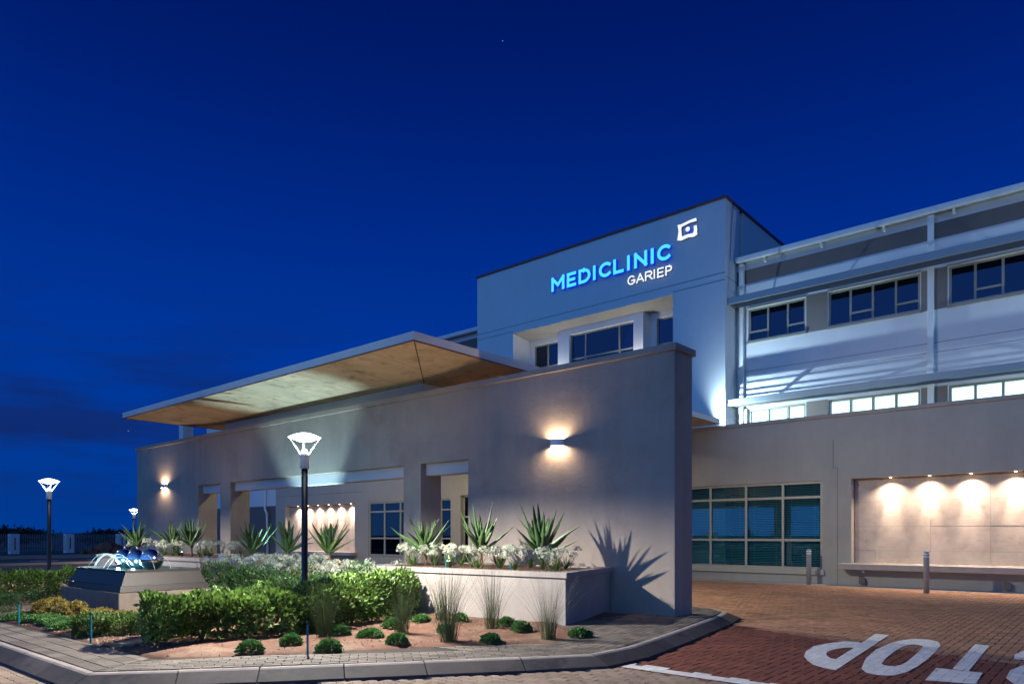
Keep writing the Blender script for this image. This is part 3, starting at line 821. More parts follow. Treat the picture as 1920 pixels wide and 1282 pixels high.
# low ground-floor block, Y = 22.8
LY = 22.8
rw_z0, rw_z1 = .42, 3.18
low_holes = [(-6.23, .4, .67, 3.20), (-37.16, -30.55, .62, 3.18), (-11.98, -7.06, rw_z0, rw_z1), (-29.43, -24.55, .45, 3.18), (-24.1, -23.38, .45, 3.18), (-22.75, -12.3, 0, 3.3), (2.0, 7.0, rw_z0, rw_z1)]
lw = MB(); holed_wall(lw, -38.2, 14, 0, 5.08, LY, 23.2, low_holes)
lw.box(-38.2, -37.8, 23.2, 24.78, 0, 5.08)
lw.build('ground_floor_wall', M['low'], bld)
MB().box(-38.25, 14, LY - .04, 23.24, 5.085, 5.20).build('parapet_coping', M['wall'], bld, bevel=.008)
MB().box(-37.8, 14, 23.241, 24.79, 4.85, 5.0).build('flat_roof', M['concrete'], bld)
MB().box(-29.6, -22.9, 24.3, 24.4, 0, 4.8).box(-12.2, -6.5, 24.3, 24.4, 0, 4.8).box(-12.2, 8, 23.3, 24.3, 4.6, 4.7).build('room_wall', M['dark'], bld)
j = MB(); j.box(-38.2, 14, LY - .003, LY + .001, 3.85, 3.865); j = MB()
j.box(-6.62, -6.61, LY - .003, LY + .001, .0, 3.55); j.box(-6.75, -6.62, LY - .003, LY + .001, 3.55, 3.56); j.box(-6.75, -6.74, LY - .003, LY + .001, 3.56, 4.4)
j.box(-38.1, -29.9, LY - .003, LY + .001, 3.75, 3.762)
j.build('crack_line', M['joint'], bld)
# niches
def niche(x0, x1, z0, z1, seed):
    rr = random.Random(seed)
    MB().box(x0, x1, 23.16, 23.19, z0, z1).build('niche_back', M['joint'], bld)
    rows = [z0, 1.05, 1.76, 2.50, z1]
    cols = [x0 + .02, x0 + .6]
    while cols[-1] < x1 - 1.6: cols.append(cols[-1] + 1.43)
    cols.append(x1 - .02)
    for r0, r1 in zip(rows, rows[1:]):
        for c0, c1 in zip(cols, cols[1:]):
            d = rr.uniform(0, .006)
            MB().box(c0 + .002, c1 - .002, 23.115 - d, 23.155, r0 + .002, r1 - .002).build('stone_panel', M['stone'], bld)
    lg = MB().box(x0 - .24, x1 + .24, 22.32, 22.79, z0 - .18, z0 - .01).build('ledge', M['concrete'], bld, bevel=.012)
    n = 7
    xx = x0 + 1.03
    while xx < x1:
        f = MB().lathe([(.03, 0), (.03, .02), (.02, .021)], (xx, 22.98, z1 - .022), 12).build('downlight', M['warmlens'], bld)
        light('SPOT', 'downlight_lamp', (xx, 22.97, z1 - .03), f, 520, (1, .78, .58), .02, 34, .9, aim=(xx, 23.12, z1 - 1.05))
        light('SPOT', 'added_niche_wash', (xx, 22.86, z1 - .03), f, 230, (1, .80, .62), .02, 130, 1, aim=(xx, 22.90, z0))  # second wide lamp added beside the fixture to wash the niche
        xx += 1.0
niche(-6.23, .4, .67, 3.20, 1)
niche(-37.16, -30.55, .62, 3.18, 2)
for x in (-5.99, -2.44, 1.1):
    MB().prism_y([(x, .06), (x + .17, .06), (x + .17, .22), (x + .10, .27), (x, .28)], 22.70, 22.797).build('scupper', M['band'], bld)
MB().lathe([(.03, 0), (.045, .04), (.02, .07)], (-5.85, 22.62, .40), 10).build('outdoor_socket', M['trim'], bld)
# ground-floor windows
tr = [[1.35, 2.69]]
window(bld, -11.98, -7.06, rw_z0 + .02, rw_z1, LY + .06, [-10.75, -9.50, -8.29], tr, M['frame'], M['glass'], fw=.075, dep=.1, blind=M['blind'], slat_pitch=.055)
hs = MB(); hs.box(-12.05, -7.0, LY - .09, LY + .055, .28, .42); hs.build('window_sill', M['frame'], bld, bevel=.008)
MB().box(-12.0, -7.03, LY - .02, LY - .001, .42, .48).build('sill_rail', M['frame'], bld)
window(bld, -29.43, -24.55, .47, 3.18, LY + .06, [-28.2, -26.98, -25.76], tr, M['frame'], M['glass'], fw=.075, dep=.1, blind=M['blind'], slat_pitch=.055)
window(bld, -24.1, -23.38, .47, 3.18, LY + .06, [], tr, M['frame'], M['glass'], fw=.06, dep=.1)
window(bld, 2.0, 7.0, rw_z0 + .02, rw_z1, LY + .06, [3.25, 4.5, 5.75], tr, M['frame'], M['glass'], fw=.075, dep=.1, blind=M['blind'], slat_pitch=.055)
# entrance doors
dr = MB()
xs = [-22.75 + k * 1.3 for k in range(9)]
for x in xs: dr.box(x, x + .06, 23.0, 23.08, 0.02, 3.3)
for a, b_ in zip(xs, xs[1:]):
    for z in (.02, 2.3, 3.22): dr.box(a + .06, b_, 23.002, 23.078, z, z + .07)
door = dr.build('entrance_door', M['frame'], bld)
for a, b_ in zip(xs, xs[1:]):
    MB().box(a + .06, b_, 23.03, 23.04, .09, 2.3).box(a + .06, b_, 23.03, 23.04, 2.37, 3.22).build('pane', M['glass'], door)
MB().box(-22.7, -12.2, 24.6, 24.7, 0, 3.3).build('lobby_back_wall', M['litblind'], bld)

# ------------------------------------------------------------------ concrete canopy
can = empty('entrance_canopy', (-17.3, 16, 0), 'broad flat concrete canopy jutting over the arcade wall in front of the tower', 'canopy')
cx0, cx1, cy0, cy1 = -24.35, -10.35, 9.1, 22.74
ix0, ix1, iy0, iy1 = -22.0, -12.55, 11.35, 22.0
zt, ze, zi = 5.42, 5.255, 5.085
O4 = [(cx0, cy0), (cx1, cy0), (cx1, cy1), (cx0, cy1)]; I4 = [(ix0, iy0), (ix1, iy0), (ix1, iy1), (ix0, iy1)]
c = MB()
c.quad(*[(x, y, zt) for x, y in O4])
for i in range(4):
    k = (i + 1) % 4
    c.quad((*O4[i], ze), (*O4[k], ze), (*O4[k], zt), (*O4[i], zt))
c.build('roof_slab', M['white'], can)
s = MB()
e_ = .006
O5 = [(cx0 + .03, cy0 + .03), (cx1 - .03, cy0 + .03), (cx1 - .03, cy1), (cx0 + .03, cy1)]
for i in range(4):
    k = (i + 1) % 4
    s.quad((*I4[i], zi), (*I4[k], zi), (*O5[k], ze - .004), (*O5[i], ze - .004))
s.quad(*[(x, y, zi) for x, y in I4][::-1])
for i in range(4):
    k = (i + 1) % 4
    s.quad((*O5[i], ze - .004), (*O5[k], ze - .004), (*O5[k], ze + .02), (*O5[i], ze + .02))
s.build('soffit', M['soffit'], can)
lip = MB()
lip.box(cx0, cx1, cy0, cy0 + .028, ze - .022, ze - .001)
lip.box(cx1 - .028, cx1, cy0 + .0285, cy1, ze - .022, ze - .001); lip.box(cx0, cx0 + .028, cy0 + .0285, cy1, ze - .022, ze - .001)
lip.build('drip_edge', M['copingred'], can)
# formwork joints in the underside, as thin raised fins
for k in range(1, 10):
    fj = MB()
    x = cx0 + k * 1.4
    y0_, z0_ = cy0 + .06, ze - .008; t_ = 1
    fj.add([(x, cy0 + .06, ze - .012), (x + .012, cy0 + .06, ze - .012), (x + .012, iy0 - .02, zi - .003), (x, iy0 - .02, zi - .003)], [(0, 3, 2, 1)])
    fj.build('formwork_joint', M['joint'], can)
for (ax, ay), (bx, by) in (((cx1 - .05, cy0 + .05), (ix1, iy0)), ((cx0 + .05, cy0 + .05), (ix0, iy0))):
    fj = MB(); fj.add([(ax, ay, ze - .013), (ax + .02, ay + .01, ze - .013), (bx + .02, by + .01, zi - .004), (bx, by, zi - .004)], [(0, 1, 2, 3)])
    fj.build('formwork_joint', M['joint'], can)
fj = MB(); fj.add([(cx1 - .05, 12.6, ze - .012), (cx1 - .05, 12.612, ze - .012), (ix1 + .02, 12.612, zi - .003), (ix1 + .02, 12.6, zi - .003)], [(0, 1, 2, 3)])
fj.build('formwork_joint', M['joint'], can)
bm2 = MB(); bm2.box(ix0, ix1, iy0 - .03, iy0 + .25, 4.775, zi - .002); bm2.box(ix1 - .28, ix1, iy0 + .2505, 22.7, 4.6, zi - .002); bm2.box(ix0, ix0 + .28, iy0 + .2505, 22.7, 4.6, zi - .002)
bm2.build('beam', M['white'], can, bevel=.006)
for x in (-21.5, -13.2):  # added downlights, unseen, that light the lane below
    for y in (13.5, 20.5):
        dl = MB().lathe([(.11, 0), (.12, .02), (.12, .03)], (x + (1.5 if x < -17 else -1.5), y, zi - .035), 14).build('added_canopy_light', M['coollens'], can)
        light('SPOT', 'added_canopy_lamp', (x + (1.5 if x < -17 else -1.5), y, zi - .06), dl, 300, (1, .90, .58), .08, 150, .6, aim=(x, y, 0))

def flood(name, loc, aim, label, power, col, size, blend=.4, radius=.06, body=.28, r=.0):
    f = empty(name, loc, label, 'floodlight')
    d = (Vector(aim) - Vector(loc)).normalized(); q = d.to_track_quat('-Z', 'Y'); Mx = Matrix.Translation(Vector(loc)) @ q.to_matrix().to_4x4()
    hs = MB().box(-body / 2, body / 2, -body / 3, body / 3, .0, .1); hs.v = [tuple(Mx @ Vector(p)) for p in hs.v]; hs.build('housing', M['black'], f)
    ln = MB().box(-body / 2 + .02, body / 2 - .02, -body / 3 + .02, body / 3 - .02, -.006, -.001); ln.v = [tuple(Mx @ Vector(p)) for p in ln.v]; ln.build('lens', M['coollens'], f)
    br = MB().tube([tuple(Mx @ Vector((0, 0, .05))), tuple(Mx @ Vector((0, 0, .16)))], .02, 6); br.build('bracket', M['black'], f)
    light('SPOT', 'flood_lamp', tuple(Vector(loc) + d * .03), f, power, col, radius, size, blend, aim=tuple(Vector(loc) + d * 5))
    return f
flood('floodlight', (-10.55, 12.45, 4.99), (-4.0, 17.5, .6), 'black floodlight under the right edge of the concrete canopy', 1700, (1, .95, .76), 132, .8, body=.46)
flood('floodlight', (-23.6, 12.3, 5.02), (-29, 21, 0), 'black floodlight under the left end of the concrete canopy', 1500, (1, .96, .8), 120, .5)
flood('floodlight', (-10.74, 23.40, 5.27), (-7.6, 24.7, 8.2), 'floodlight on the low roof by the foot of the tower corner', 1050, (.58, .83, 1), 166, 1, .025, body=.16)
flood('floodlight', (2.6, 23.38, 5.25), (-1.5, 24.7, 8.6), 'added unseen floodlight on the low roof beyond the right edge of the view', 900, (.58, .83, 1), 166, 1, .05, body=.16)  # added lamp out of view, brightens the right wing
flood('floodlight', (-16.4, 10.15, .40), (-16.7, 10.12, 4.6), 'garden uplight among the white flowers below the long opening', 1150, (.56, .90, 1), 69, .45, .02, body=.2)

for i_, (x, l_) in enumerate(((-20.6, 'added unseen warm uplight in the left planter before the arcade wall'), (-12.6, 'added unseen warm uplight behind the nearest hedge end'), (-9.6, 'added unseen warm uplight in the right planter'))):
    flood('added_uplight', (x, 9.3, 1.02 if i_ != 1 else .6), (x - .1, 9.05, 5), l_, 120, (1, .70, .42), 115, 1, .03, body=.12)  # unseen lamps added to warm the canopy underside
# ------------------------------------------------------------------ arcade wall
aw = empty('arcade_wall', (-16.9, 11.3, 0), 'long freestanding taupe plaster wall with three openings and a lamp at each end', 'wall')
WY0, WY1 = 10.97, 11.61
w = MB()
holed_wall(w, -27.98, -5.81, 0, 4.65, WY0, WY1, [(-23.1, -21.62, 0, 3.14), (-20.98, -12.82, 0, 3.14), (-12.23, -10.71, 0, 3.14)])
w.build('wall_face', M['wall'], aw)
MB().box(-28.03, -5.755, WY0 - .05, WY1 + .05, 4.655, 4.77).build('coping', M['wall'], aw, bevel=.01)
for a, b_ in ((-23.1, -21.62), (-20.98, -12.82), (-12.23, -10.71)):
    MB().box(a + .004, b_ - .004, 11.12, 11.42, 2.87, 3.136).build('lintel', M['lintel'], aw, bevel=.006)

def wall_light(x, z, label, power):
    f = empty('wall_light', (x, WY0, z), label, 'wall lamp', 'up and down wall lamps on the arcade wall')
    mb = MB(); n = 14
    prof = []
    for k in range(n + 1):
        a = math.pi * k / n
        prof.append((math.cos(a), math.sin(a)))
    ro, ri, h = .155, .147, .064
    vs = []
    for cx_, sy in prof:
        vs += [(x + ro * cx_, WY0 - ro * .85 * sy - .002, z - h), (x + ro * cx_, WY0 - ro * .85 * sy - .002, z + h), (x + ri * cx_, WY0 - ri * .85 * sy - .002, z + h), (x + ri * cx_, WY0 - ri * .85 * sy - .002, z - h)]
    fs = []
    for k in range(n):
        b = 4 * k
        fs += [(b, b + 4, b + 5, b + 1), (b + 1, b + 5, b + 6, b + 2), (b + 2, b + 6, b + 7, b + 3), (b + 3, b + 7, b + 4, b)]
    mb.add(vs, fs); mb.build('shade', M['trim'], f, smooth=False)
    bulb = MB().box(x - .05, x + .05, WY0 - .085, WY0 - .065, z - .012, z + .012).build('bulb', M['warmlens'], f)
    light('POINT', 'wall_lamp', (x, WY0 - .078, z), f, power, (1, .72, .46), .048)
    return f
wall_light(-8.30, 3.28, 'half round white up and down lamp glowing beside the right planter', 115)
wall_light(-25.6, 3.22, 'half round up and down lamp near the far left end of the arcade wall', 115)

# ------------------------------------------------------------------ signs
def arc(cx, cy, rx, ry, a0, a1, n=14):
    return [(cx + rx * math.cos(R(a0 + (a1 - a0) * k / n)), cy + ry * math.sin(R(a0 + (a1 - a0) * k / n))) for k in range(n + 1)]
GLYPH = {   # strokes in a unit box, as centre lines
    'M': [[(0, 0), (0, 1)], [(0, 1), (.5, .38)], [(.5, .38), (1, 1)], [(1, 1), (1, 0)]],
    'E': [[(0, 0), (0, 1)], [(0, 1), (1, 1)], [(0, .5), (.88, .5)], [(0, 0), (1, 0)]],
    'D': [[(0, 0), (0, 1)], [(0, 1), (.4, 1)] + arc(.4, .5, .6, .5, 90, -90) + [(0, 0)]],
    'I': [[(.5, 0), (.5, 1)]],
    'C': [arc(.56, .5, .56, .5, 48, 312, 20)],
    'L': [[(0, 1), (0, 0)], [(0, 0), (1, 0)]],
    'N': [[(0, 0), (0, 1)], [(0, 1), (1, 0)], [(1, 0), (1, 1)]],
    'G': [arc(.54, .5, .54, .5, 48, 345, 20), [(1, .45), (.6, .45)], [(1, .45), (1, .16)]],
    'A': [[(0, 0), (.5, 1)], [(.5, 1), (1, 0)], [(.2, .32), (.8, .32)]],
    'R': [[(0, 0), (0, 1)], [(0, 1), (.6, 1)] + arc(.6, .74, .36, .26, 90, -90, 10) + [(0, .48)], [(.5, .48), (1, 0)]],
    'P': [[(0, 0), (0, 1)], [(0, 1), (.6, 1)] + arc(.6, .72, .36, .28, 90, -90, 10) + [(0, .44)]],
}
def stroke_mesh(mb, pts, w, y0, y1):
    P = [Vector(p) for p in pts]; Ls, Rs = [], []
    for i, p in enumerate(P):
        d = (P[min(i + 1, len(P) - 1)] - P[max(i - 1, 0)]).normalized()
        nn = Vector((-d.y, d.x))
        if 0 < i < len(P) - 1:
            e = (P[i] - P[i - 1]).normalized(); k = 1 / max(.5, d.dot(e))
        else: k = 1
        ext = Vector((0, 0)) if 0 < i < len(P) - 1 else (d * (w * .5) * (1 if i else -1))
        Ls.append(p + nn * w * .5 * k + ext); Rs.append(p - nn * w * .5 * k + ext)
    n = len(P)
    vs = [(q[0], y0, q[1]) for q in Ls] + [(q[0], y0, q[1]) for q in Rs] + [(q[0], y1, q[1]) for q in Ls] + [(q[0], y1, q[1]) for q in Rs]
    fs = []
    for i in range(n - 1):
        fs += [(i, n + i, n + i + 1, i + 1), (i, i + 1, 2 * n + i + 1, 2 * n + i), (n + i, 3 * n + i, 3 * n + i + 1, n + i + 1)]
    fs += [(0, 2 * n, 3 * n, n), (n - 1, 2 * n - 1, 4 * n - 1, 3 * n - 1)]
    mb.add(vs, fs)
def letter(ch, x0, x1, z0, z1, y, dep, face, side, parent, w=.1):
    h = w / 2; fa = MB(); si = MB()
    mp_ = lambda p: ((x0 + h + p[0] * (x1 - x0 - w)), (z0 + h + p[1] * (z1 - z0 - w)))
    for k, st_ in enumerate(GLYPH[ch]):
        stroke_mesh(fa, [mp_(p) for p in st_], w, y - .0015 * k, y + .006)
        if side: stroke_mesh(si, [mp_(p) for p in st_], w + (.02 if w > .08 else -.004), y + .008 + .0015 * k, y + dep)
    o = fa.build('letter', face, parent); o['label'] = 'letter ' + ch
    if side: si.build('letter_return', side, o)
    return o
s1 = empty('name_sign', (-15.4, 23.72, 11.7), 'glowing blue letters reading MEDICLINIC high on the tower', 'sign')
for ch, a, b_ in zip('MEDICLINIC', (-18.23, -17.43, -16.84, -16.16, -15.85, -15.18, -14.59, -14.24, -13.55, -13.25), (-17.56, -16.97, -16.26, -15.99, -15.27, -14.71, -14.40, -13.68, -13.37, -12.68)):
    letter(ch, a, b_, 11.69, 12.27, 23.66, .135, M['blue'], M['blueside'], s1, .118)
s2 = empty('place_sign', (-13.6, 23.72, 11.1), 'small white glowing letters reading GARIEP under the blue name', 'sign')
for ch, a, b_ in zip('GARIEP', (-14.57, -14.19, -13.80, -13.44, -13.28, -12.94), (-14.24, -13.84, -13.48, -13.37, -13.01, -12.66)):
    letter(ch, a, b_, 11.13, 11.48, 23.72, .06, M['wletter'], M['collar'], s2, .05)
s3 = empty('logo_sign', (-12.05, 23.72, 12.3), 'white brush stroke square logo with a round dot right of the name sign', 'sign')
LG = [[(-12.43, 12.86), (-12.27, 12.75), (-11.94, 12.81), (-11.68, 12.80), (-11.70, 12.91), (-11.94, 12.90), (-12.3, 12.84)],
      [(-12.44, 12.3), (-12.30, 12.26), (-12.262, 12.39), (-12.29, 12.66), (-12.274, 12.748), (-12.43, 12.858), (-12.39, 12.62)],
      [(-12.30, 12.258), (-12.01, 12.30), (-11.81, 12.26), (-11.65, 12.31), (-11.67, 12.40), (-11.81, 12.39), (-12.01, 12.41), (-12.258, 12.388)],
      [(-11.81, 12.392), (-11.67, 12.402), (-11.66, 12.49), (-11.68, 12.64), (-11.79, 12.65), (-11.78, 12.49)]]
for pts in LG:
    pts = ccw(pts)
    lgs = MB().prism_y(pts, 23.70, 23.708).build('logo_stroke', M['wletter'], s3)
    MB().prism_y(pts, 23.71, 23.79).build('logo_stroke_return', M['collar'], lgs)
MB().prism_y([(-12.03 + .085 * math.cos(k * .3927), 12.60 + .085 * math.sin(k * .3927)) for k in range(16)], 23.70, 23.708).build('logo_dot', M['wletter'], s3)
MB().prism_y([(-12.03 + .11 * math.cos(k * .3927), 12.60 + .11 * math.sin(k * .3927)) for k in range(16)], 23.74, 23.79).build('logo_dot_rim', M['blueside'], s3)

# ------------------------------------------------------------------ planters
def inset(poly, d):
    cx = sum(p[0] for p in poly) / len(poly); cy = sum(p[1] for p in poly) / len(poly)
    P = ccw(poly); n = len(P); res = []
    for i in range(n):
        p0, p1, p2 = Vector(P[i - 1]), Vector(P[i]), Vector(P[(i + 1) % n])
        e1 = (p1 - p0).normalized(); e2 = (p2 - p1).normalized()
        n1 = Vector((-e1.y, e1.x)); n2 = Vector((-e2.y, e2.x))
        bis = (n1 + n2).normalized(); res.append(tuple(p1 + bis * d / max(.3, bis.dot(n1))))
    return res
def planter(poly, label):
    poly = ccw(poly)
    cx = sum(p[0] for p in poly) / 4; cy = sum(p[1] for p in poly) / 4
    r = empty('planter', (cx, cy, .1), label, 'planter')
    MB().prism(inset(poly, .035), .0, .84).build('planter_wall', M['concrete'], r)
    out_, inn = poly, inset(poly, .24)
    c = MB(); n = 4
    c.add([(x, y, .842) for x, y in out_] + [(x, y, .925) for x, y in out_] + [(x, y, .925) for x, y in inn] + [(x, y, .842) for x, y in inn],
          [f for i in range(n) for f in ((i, (i + 1) % n, n + (i + 1) % n, n + i), (n + i, n + (i + 1) % n, 2 * n + (i + 1) % n, 2 * n + i), (2 * n + i, 2 * n + (i + 1) % n, 3 * n + (i + 1) % n, 3 * n + i), (3 * n + i, 3 * n + (i + 1) % n, (i + 1) % n, i))])
    c.build('planter_cap', M['concrete'], r, bevel=.006)
    MB().prism(inset(poly, .238), .845, .905).build('planter_soil', M['soil'], r)
planter([(-6.45, 8.75), (-7.04, 10.95), (-11.25, 10.95), (-11.25, 8.38)], 'long pale concrete planter at the right end of the arcade wall')
planter([(-17.35, 8.27), (-17.35, 10.95), (-24.2, 10.95), (-24.2, 8.27)], 'concrete planter behind the fountain at the left end of the wall')

# ------------------------------------------------------------------ lamps
def lamp_post(x, y, zb, zt_, label, power, s=1.0, group='garden lamp posts'):
    L = empty('lamp_post', (x, y, zb), label, 'lamp post', group)
    MB().lathe([(.052, 0), (.052, .03), (.046, .05), (.046, zt_ - zb - .56)], (x, y, zb), 16).build('pole', M['black'], L, smooth=True)
    MB().lathe([(.060, 0), (.066, .02), (.066, .17), (.07, .18), (.07, .20)], (x, y, zt_ - .56), 18).build('collar', M['collar'], L)
    MB().lathe([(.05, 0), (.052, .02), (.05, .05), (.03, .08)], (x, y, zt_ - .36), 16).build('light_cup', M['lampdim'], L, smooth=True)
    for k in range(4):
        a = math.pi / 4 + k * math.pi / 2 + .3
        c_, s_ = math.cos(a), math.sin(a)
        MB().tube([(x + .055 * c_, y + .055 * s_, zt_ - .36), (x + .10 * c_, y + .10 * s_, zt_ - .28), (x + .215 * c_, y + .215 * s_, zt_ - .115)], .006, 6).build('strut', M['lampdim'], L)
    MB().lathe([(.02, -.06), (.10, -.052), (.18, -.02), (.235, 0), (.225, .008), (.15, .04), (.08, .062), (.02, .068)], (x, y, zt_ - .10), 24).build('reflector', M['lamp'], L, smooth=True)
    light('SPOT', 'post_lamp', (x, y, zt_ - .17), L, power, (1, .93, .84), .045, 170, .32, aim=(x, y, 0))
    return L
lamp_post(-9.18, 5.95, .1, 3.04, 'nearest lit black lamp post standing in the tall leafy hedge', 3300)
lamp_post(-20.9, 6.05, 0, 2.98, 'lit black lamp post behind the low hedge left of the fountain', 1500)
lamp_post(-40.2, 15.6, 0, 2.95, 'farthest small lit lamp post beside the left end of the wall', 500)

# ------------------------------------------------------------------ bollards
def bollard(x, y, label):
    r = empty('bollard', (x, y, 0), label, 'bollard', 'steel bollards in front of the ground floor')
    MB().lathe([(.07, 0), (.07, 1.02), (.062, 1.07), (.03, 1.09)], (x, y, 0), 18).build('post', M['bollard'], r, smooth=True)
    for z in (.93, 1.0): MB().lathe([(.0715, 0), (.0715, .03)], (x, y, z), 18).build('reflective_band', M['reflect'], r)
bollard(-7.3, 22.30, 'slim grey bollard in front of the blue tinted window')
bollard(-3.92, 21.05, 'slim grey bollard in front of the lit stone niche')

# ------------------------------------------------------------------ fountain
fo = empty('fountain', (-14.6, 5.7, .1), 'square fountain with dark sloping tray on a stained concrete plinth', 'fountain')
MB().box(-16.1, -13.22, 4.88, 6.6, .0, .49).build('plinth', M['plinth'], fo, bevel=.01)
def frustum(mb, a, b):
    (x0, x1, y0, y1, z0), (X0, X1, Y0, Y1, z1) = a, b
    mb.add([(x0, y0, z0), (x1, y0, z0), (x1, y1, z0), (x0, y1, z0), (X0, Y0, z1), (X1, Y0, z1), (X1, Y1, z1), (X0, Y1, z1)],
           [(0, 3, 2, 1), (4, 5, 6, 7), (0, 1, 5, 4), (1, 2, 6, 5), (2, 3, 7, 6), (3, 0, 4, 7)])
tr_ = MB()
frustum(tr_, (-15.95, -13.30, 4.93, 6.52, .50), (-15.93, -13.32, 4.95, 6.50, .60))
frustum(tr_, (-15.91, -13.34, 4.97, 6.48, .603), (-15.84, -13.41, 5.06, 6.40, .83))
tr_.build('tray', M['tray'], fo)
rim = MB(); a_, b2, c2, d2 = -15.845, -13.405, 5.055, 6.405
rim.box(a_, b2, c2, c2 + .05, .832, .875); rim.box(a_, b2, d2 - .05, d2, .832, .875); rim.box(a_, a_ + .05, c2 + .0502, d2 - .0502, .832, .875); rim.box(b2 - .05, b2, c2 + .0502, d2 - .0502, .832, .875)
rim.build('tray_rim', M['tray'], fo)
MB().box(a_ + .051, b2 - .051, c2 + .051, d2 - .051, .84, .855).build('water', M['water'], fo)
for (x, y, r_) in ((-13.87, 5.70, .205), (-14.58, 5.72, .195), (-15.27, 5.75, .195)):
    n = 24
    sp = MB().lathe([(max(.004, r_ * math.sin(math.pi * k / 16)), -r_ * math.cos(math.pi * k / 16)) for k in range(17)], (x, y, .855 + r_ * .92), 32)
    sp.build('mirror_ball', M['chrome'], fo, smooth=True)
    MB().lathe([(.02, 0), (.025, .02), (.012, .05)], (x, y, .855 + r_ * 1.9), 10).build('nozzle', M['chrome'], fo, smooth=True)
for i, (sx, tx, ty) in enumerate([(-15.05, -15.66, 5.2), (-15.0, -15.5, 5.25), (-14.9, -15.3, 5.2), (-14.4, -14.85, 5.2), (-14.35, -14.7, 5.22), (-13.9, -13.48, 5.6), (-13.85, -13.5, 5.9)]):
    p0 = Vector((sx, 5.55 if ty < 5.5 else ty - .1, .93)); p1 = Vector((tx, ty, .86)); path = []
    for k in range(15):
        t_ = k / 14; q = p0.lerp(p1, t_); q.z += .24 * 4 * t_ * (1 - t_) * (1 if abs(tx - sx) > .35 else .8); path.append(q)
    MB().tube(path, .003, 5).build('water_jet', M['jet'], fo, smooth=True)
for x, pw_ in ((-14.93, 85), (-14.22, 85)):
    dl = MB().lathe([(.03, 0), (.03, .012)], (x, 5.50, .856), 12).build('pool_light', M['coollens'], fo)
    light('POINT', 'pool_lamp', (x, 5.50, .93), fo, pw_, (.52, .92, 1), .035)

# ------------------------------------------------------------------ vegetation
def rng(seed): return np.random.RandomState(seed)
def leaf_mesh(P, Nrm, size, rs, up=.3, asp=.5):
    """P: n x 3 leaf positions, Nrm: outward direction; builds folded diamond leaves"""
    n = len(P)
    d = Nrm + rs.normal(0, .55, (n, 3)); d[:, 2] += up
    d /= np.linalg.norm(d, axis=1)[:, None] + 1e-9
    a = rs.normal(0, 1, (n, 3)); s = np.cross(d, a); s /= np.linalg.norm(s, axis=1)[:, None] + 1e-9
    nn = np.cross(s, d)
    L = (size * rs.uniform(.65, 1.25, n))[:, None]
    w = L * asp
    v0 = P; v1 = P + d * L * .5 + s * w * .5 + nn * L * .08; v2 = P + d * L; v3 = P + d * L * .5 - s * w * .5 + nn * L * .08
    V = np.stack([v0, v1, v2, v3], 1).reshape(-1, 3)
    b = np.arange(n)[:, None] * 4
    F = np.concatenate([b + np.array([0, 1, 2]), b + np.array([0, 2, 3])], 0).reshape(-1, 3)
    order = np.argsort(np.concatenate([np.arange(n) * 2, np.arange(n) * 2 + 1]))
    return V, F[order]
def np_mesh(name, V, F, mat, parent=None):
    off_ = np.array(wloc(parent)) if parent else np.zeros(3)
    me = bpy.data.meshes.new(name)
    V = (V - off_).astype(np.float32); nf = len(F)
    me.vertices.add(len(V)); me.vertices.foreach_set('co', V.ravel())
    me.loops.add(nf * 3); me.loops.foreach_set('vertex_index', F.astype(np.int32).ravel())
    me.polygons.add(nf); me.polygons.foreach_set('loop_start', np.arange(0, nf * 3, 3, dtype=np.int32)); me.polygons.foreach_set('loop_total', np.full(nf, 3, np.int32))
    me.update(calc_edges=True); me.materials.append(mat)
    o = bpy.data.objects.new(name, me); COL.objects.link(o)
    if parent: o.parent = parent
    return o
def lump(x, y, z, f, seed):
    return mnoise.noise(Vector((x * f, y * f, z * f + seed)))
